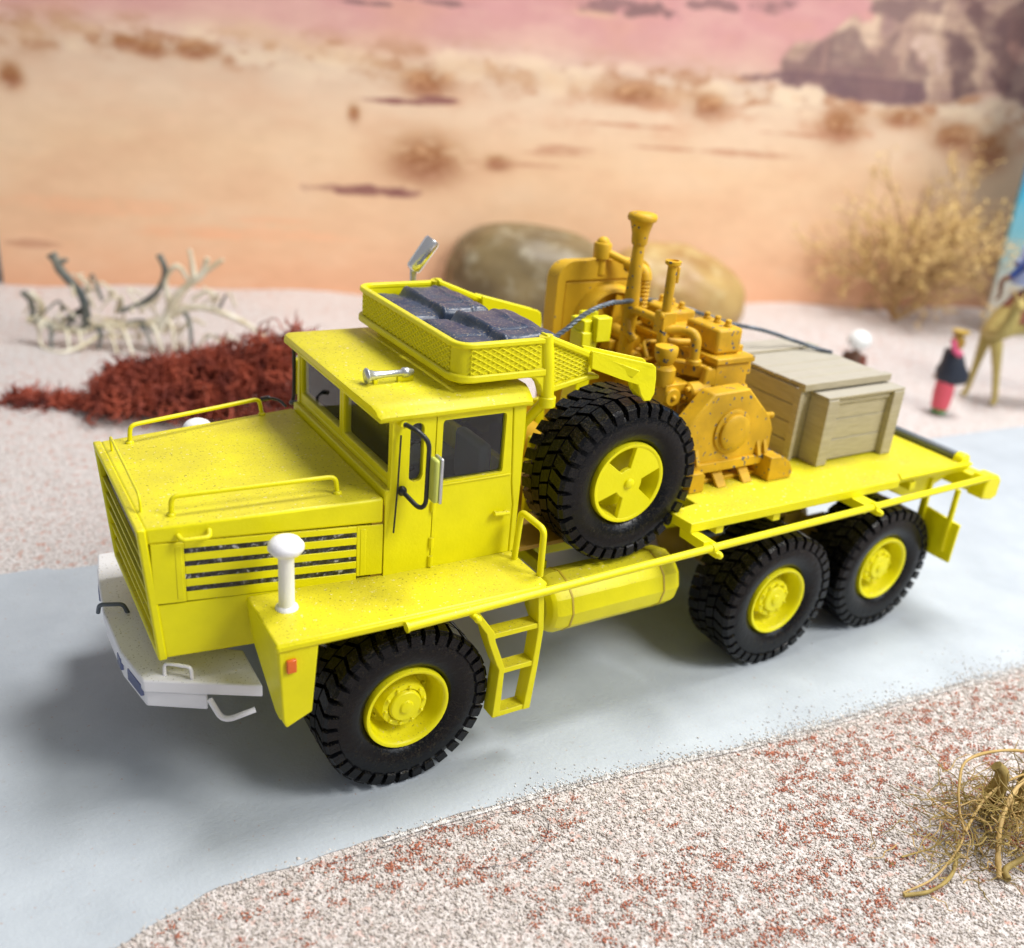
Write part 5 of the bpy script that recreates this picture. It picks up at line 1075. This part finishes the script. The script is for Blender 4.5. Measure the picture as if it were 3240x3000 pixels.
def woman_kit(W, H, a0, J):
    c_ = lambda z, b_=0, a=0: tuple(W(a, b_, z)); out = []
    out.append(('skirt', loft([(c_(.09), .105*H, .10*H, a0), (c_(.14), .11*H, .105*H, a0), (c_(.28), .12*H, .115*H, a0), (c_(.48), .11*H, .105*H, a0)]), cm('pink_skirt', (.75, .10, .14))))
    out.append(('skirt_hem', loft([(c_(.035), .085*H, .08*H, a0), (c_(.10), .09*H, .085*H, a0)]), cm('green_hem', (.02, .30, .06))))
    out.append(('robe', loft([(c_(.42, -.06), .13*H, .15*H, a0), (c_(.45, -.07), .15*H, .20*H, a0), (c_(.54, -.07), .155*H, .20*H, a0), (c_(.64, -.035), .135*H, .15*H, a0), (c_(.76, -.01), .12*H, .11*H, a0), (c_(.83), .06*H, .06*H, a0), (c_(.86), .045*H, .045*H, a0)]), cm('black_robe', (.012, .018, .035))))
    m = M(); sh, el, wr = (W(*J[k_]) for k_ in ('shl', 'ell', 'wrl')); m.tube([sh, el, wr], [.042*H, .036*H, .03*H], 10); out.append(('sleeve', m, cm('pink_sleeve', (.72, .10, .22))))
    m = M(); sh, el, wr = (W(*J[k_]) for k_ in ('shr', 'elr', 'wrr')); m.tube([sh, el, wr], [.05*H, .045*H, .04*H], 10); out.append(('sleeve', m, cm('black_sleeve', (.012, .018, .035))))
    out.append(('head_scarf', loft([(c_(.85, -.02), .06*H, .06*H, a0), (c_(.90, -.025), .075*H, .07*H, a0), (c_(.96, -.015), .08*H, .075*H, a0), (c_(1.0, -.005), .05*H, .05*H, a0)]), cm('ochre_scarf', (.42, .25, .03))))
    return out
fdir = (-SR*.93+TOC*.2)
person((32.96, 7.0, .0), 3.35, tuple(fdir), dict(ell=(-.12, .10, .86), wrl=(-.08, .12, .97), hal=(-.05, .10, 1.02)), 'woman in a black robe and pink skirt with one hand raised to her head', woman_kit)
m = M(); bc = Vector((32.96, 7.0, 0))+Vector((0, 0, 3.36)); m.lathe([(.10, 0), (.24, .04), (.33, .14), (.34, .20), (.30, .21), (.26, .17), (0, .15)], tuple(bc+SR*.05), 'z', 20); tag(obj('basket', m, cm('ochre_basket', (.50, .33, .05)), org=tuple(bc), smooth=50), 'shallow ochre basket balanced on the head of the woman', 'basket')
def man_kit(W, H, a0, J):
    c_ = lambda z, b_=0, a=0: tuple(W(a, b_, z)); out = []
    out.append(('robe', loft([(c_(.04), .14*H, .13*H, a0), (c_(.3), .13*H, .12*H, a0), (c_(.6), .12*H, .11*H, a0), (c_(.78), .125*H, .09*H, a0), (c_(.84), .05*H, .05*H, a0)]), cm('brown_robe', (.13, .06, .035))))
    m = M(); m.ball(c_(.99, -.03), (.165*H, .16*H, .14*H), 18); m.tube([Vector(c_(1.0, -.03))+Vector((.13*H*cos(t), .12*H*sin(t), .02*H*sin(3*t))) for t in [i*2*pi/20 for i in range(20)]], .035*H, 8, closed=True); out.append(('turban', m, cm('white_turban', (.85, .86, .84))))
    m = M(); sh, el, wr = (W(*J[k_]) for k_ in ('shl', 'ell', 'wrl')); m.tube([sh, el, wr], [.055*H, .05*H, .04*H], 10); out.append(('sleeve', m, cm('rust_sleeve', (.22, .06, .035))))
    m = M(); sh, el, wr = (W(*J[k_]) for k_ in ('shr', 'elr', 'wrr')); m.tube([sh, el, wr], [.055*H, .05*H, .04*H], 10); out.append(('sleeve', m, cm('brown_sleeve', (.13, .06, .035))))
    return out
person((29.4, 8.9, 0), 2.9, tuple(-SR*.6+TOC*.6), dict(elr=(.14, .03, .64), wrr=(.13, .10, .66), har=(.12, .14, .68)), 'person in a round white turban half hidden behind the wooden crate', man_kit)

# camel facing left and towards the camera
CM = empty('camel', (38.4, 6.2, 0)); tag(CM, 'ochre camel with a rider standing at the right edge beside the blue board', 'camel')
CP = lambda s_, z, d=0: tuple(Vector((36.15, 7.75, 0))+SR*s_-TOC*d+Vector((0, 0, z)))
V = [CP(3.0, 3.9), CP(1.9, 4.0), CP(.6, 3.8), CP(-.05, 3.5), CP(-.05, 3.15, -.55), CP(-.05, 3.3, -1.05), CP(0, 3.8, -1.3), CP(.05, 4.4, -1.4), CP(.05, 4.75, -1.5), CP(-.0, 4.72, -1.8), CP(-.08, 4.5, -2.15),
     CP(4.0, 3.8), CP(2.0, 4.9),
     CP(.15, 2.9, .38), CP(.05, 1.5, .40), CP(-.05, .25, .42), CP(-.22, .08, .42), CP(.2, 2.9, -.38), CP(.55, 1.5, -.45), CP(.75, .25, -.62), CP(.6, .08, -.66),
     CP(3.9, 3.0, .38), CP(4.3, 1.7, .40), CP(4.0, .3, .42), CP(3.85, .08, .42), CP(3.9, 3.0, -.38), CP(4.5, 1.7, -.40), CP(4.3, .3, -.42), CP(4.15, .08, -.42), CP(4.6, 3.5), CP(4.8, 2.7)]
Eg = [(0,1),(1,2),(2,3),(3,4),(4,5),(5,6),(6,7),(7,8),(8,9),(9,10),(0,11),(1,12),(3,13),(13,14),(14,15),(15,16),(3,17),(17,18),(18,19),(19,20),(11,21),(21,22),(22,23),(23,24),(11,25),(25,26),(26,27),(27,28),(11,29),(29,30)]
Rr = [.78, .82, .80, .62, .36, .28, .24, .22, .25, .20, .13, .62, .30, .30, .17, .13, .16, .30, .17, .13, .16, .36, .17, .12, .16, .36, .17, .12, .16, .08, .06]
skinned('body', V, Eg, Rr, cm('ochre_camel', (.46, .36, .11), .7), CM, 0)
for s_ in (-1, 1):
    m = M(); m.ball(CP(.02+s_*.17, 4.84, -1.75), .05, 8); obj('eye', m, BLK, CM, smooth=60); m = M(); m.tube([CP(.05+s_*.14, 4.9, -1.5), CP(.05+s_*.2, 5.1, -1.4)], [.07, .02], 6); obj('ear', m, cm('camel_ear', (.40, .30, .09)), CM, smooth=60)
m = loft([(CP(1.6, 3.7), 1.35, .95, math.atan2(SR.y, SR.x)), (CP(1.6, 4.2), 1.30, .88, math.atan2(SR.y, SR.x)), (CP(1.6, 4.75), 1.0, .62, math.atan2(SR.y, SR.x)), (CP(1.6, 5.0), .6, .35, math.atan2(SR.y, SR.x))]); tag(obj('saddle_blanket', m, cm('red_brown_blanket', (.30, .10, .06)), org=CP(1.6, 3.8), smooth=60), 'red-brown saddle blanket laid over the camel hump', 'blanket')
def rider_kit(W, H, a0, J):
    c_ = lambda z, b_=0, a=0: tuple(W(a, b_, z)); out = []
    out.append(('robe', loft([(c_(.36), .19*H, .17*H, a0), (c_(.46), .19*H, .16*H, a0), (c_(.6), .16*H, .13*H, a0), (c_(.78), .15*H, .11*H, a0), (c_(.86), .05*H, .05*H, a0)]), cm('light_blue_robe', (.34, .42, .66))))
    m = M(); m.tube([W(-.09, .10, .80), W(-.02, .15, .62), W(.1, .17, .45)], .045*H, 8); out.append(('sash', m, cm('deep_blue_sash', (.03, .08, .35))))
    for a, b_ in (('shl', 'ell'), ('shr', 'elr')):
        m = M(); m.tube([W(*J[a]), W(*J[b_]), W(*J['wrl' if a == 'shl' else 'wrr'])], [.06*H, .055*H, .045*H], 10); out.append(('sleeve', m, cm('light_blue_sleeve', (.36, .44, .66))))
    out.append(('head_cloth', loft([(c_(.83, -.03), .09*H, .08*H, a0), (c_(.92, -.03), .10*H, .095*H, a0), (c_(.99, -.01), .105*H, .10*H, a0), (c_(1.04), .06*H, .06*H, a0)]), cm('ochre_head_cloth', (.50, .36, .06))))
    return out
ro = Vector(CP(.95, 4.0))
person(tuple(ro), 3.3, tuple(-SR*.85+TOC*.4), dict(hipl=(-.06, 0, .5), hipr=(.06, 0, .5), pelvis=(0, 0, .5), kneel=(-.26, .12, .36), kneer=(.26, .12, .36), anklel=(-.27, .06, .14), ankler=(.27, .06, .14), toel=(-.28, .12, .1), toer=(.28, .12, .1), wrl=(-.1, .14, .6), hal=(-.09, .18, .61), wrr=(.1, .14, .6), har=(.09, .18, .61)), 'rider in a light blue robe and ochre head cloth seated on the camel', rider_kit)
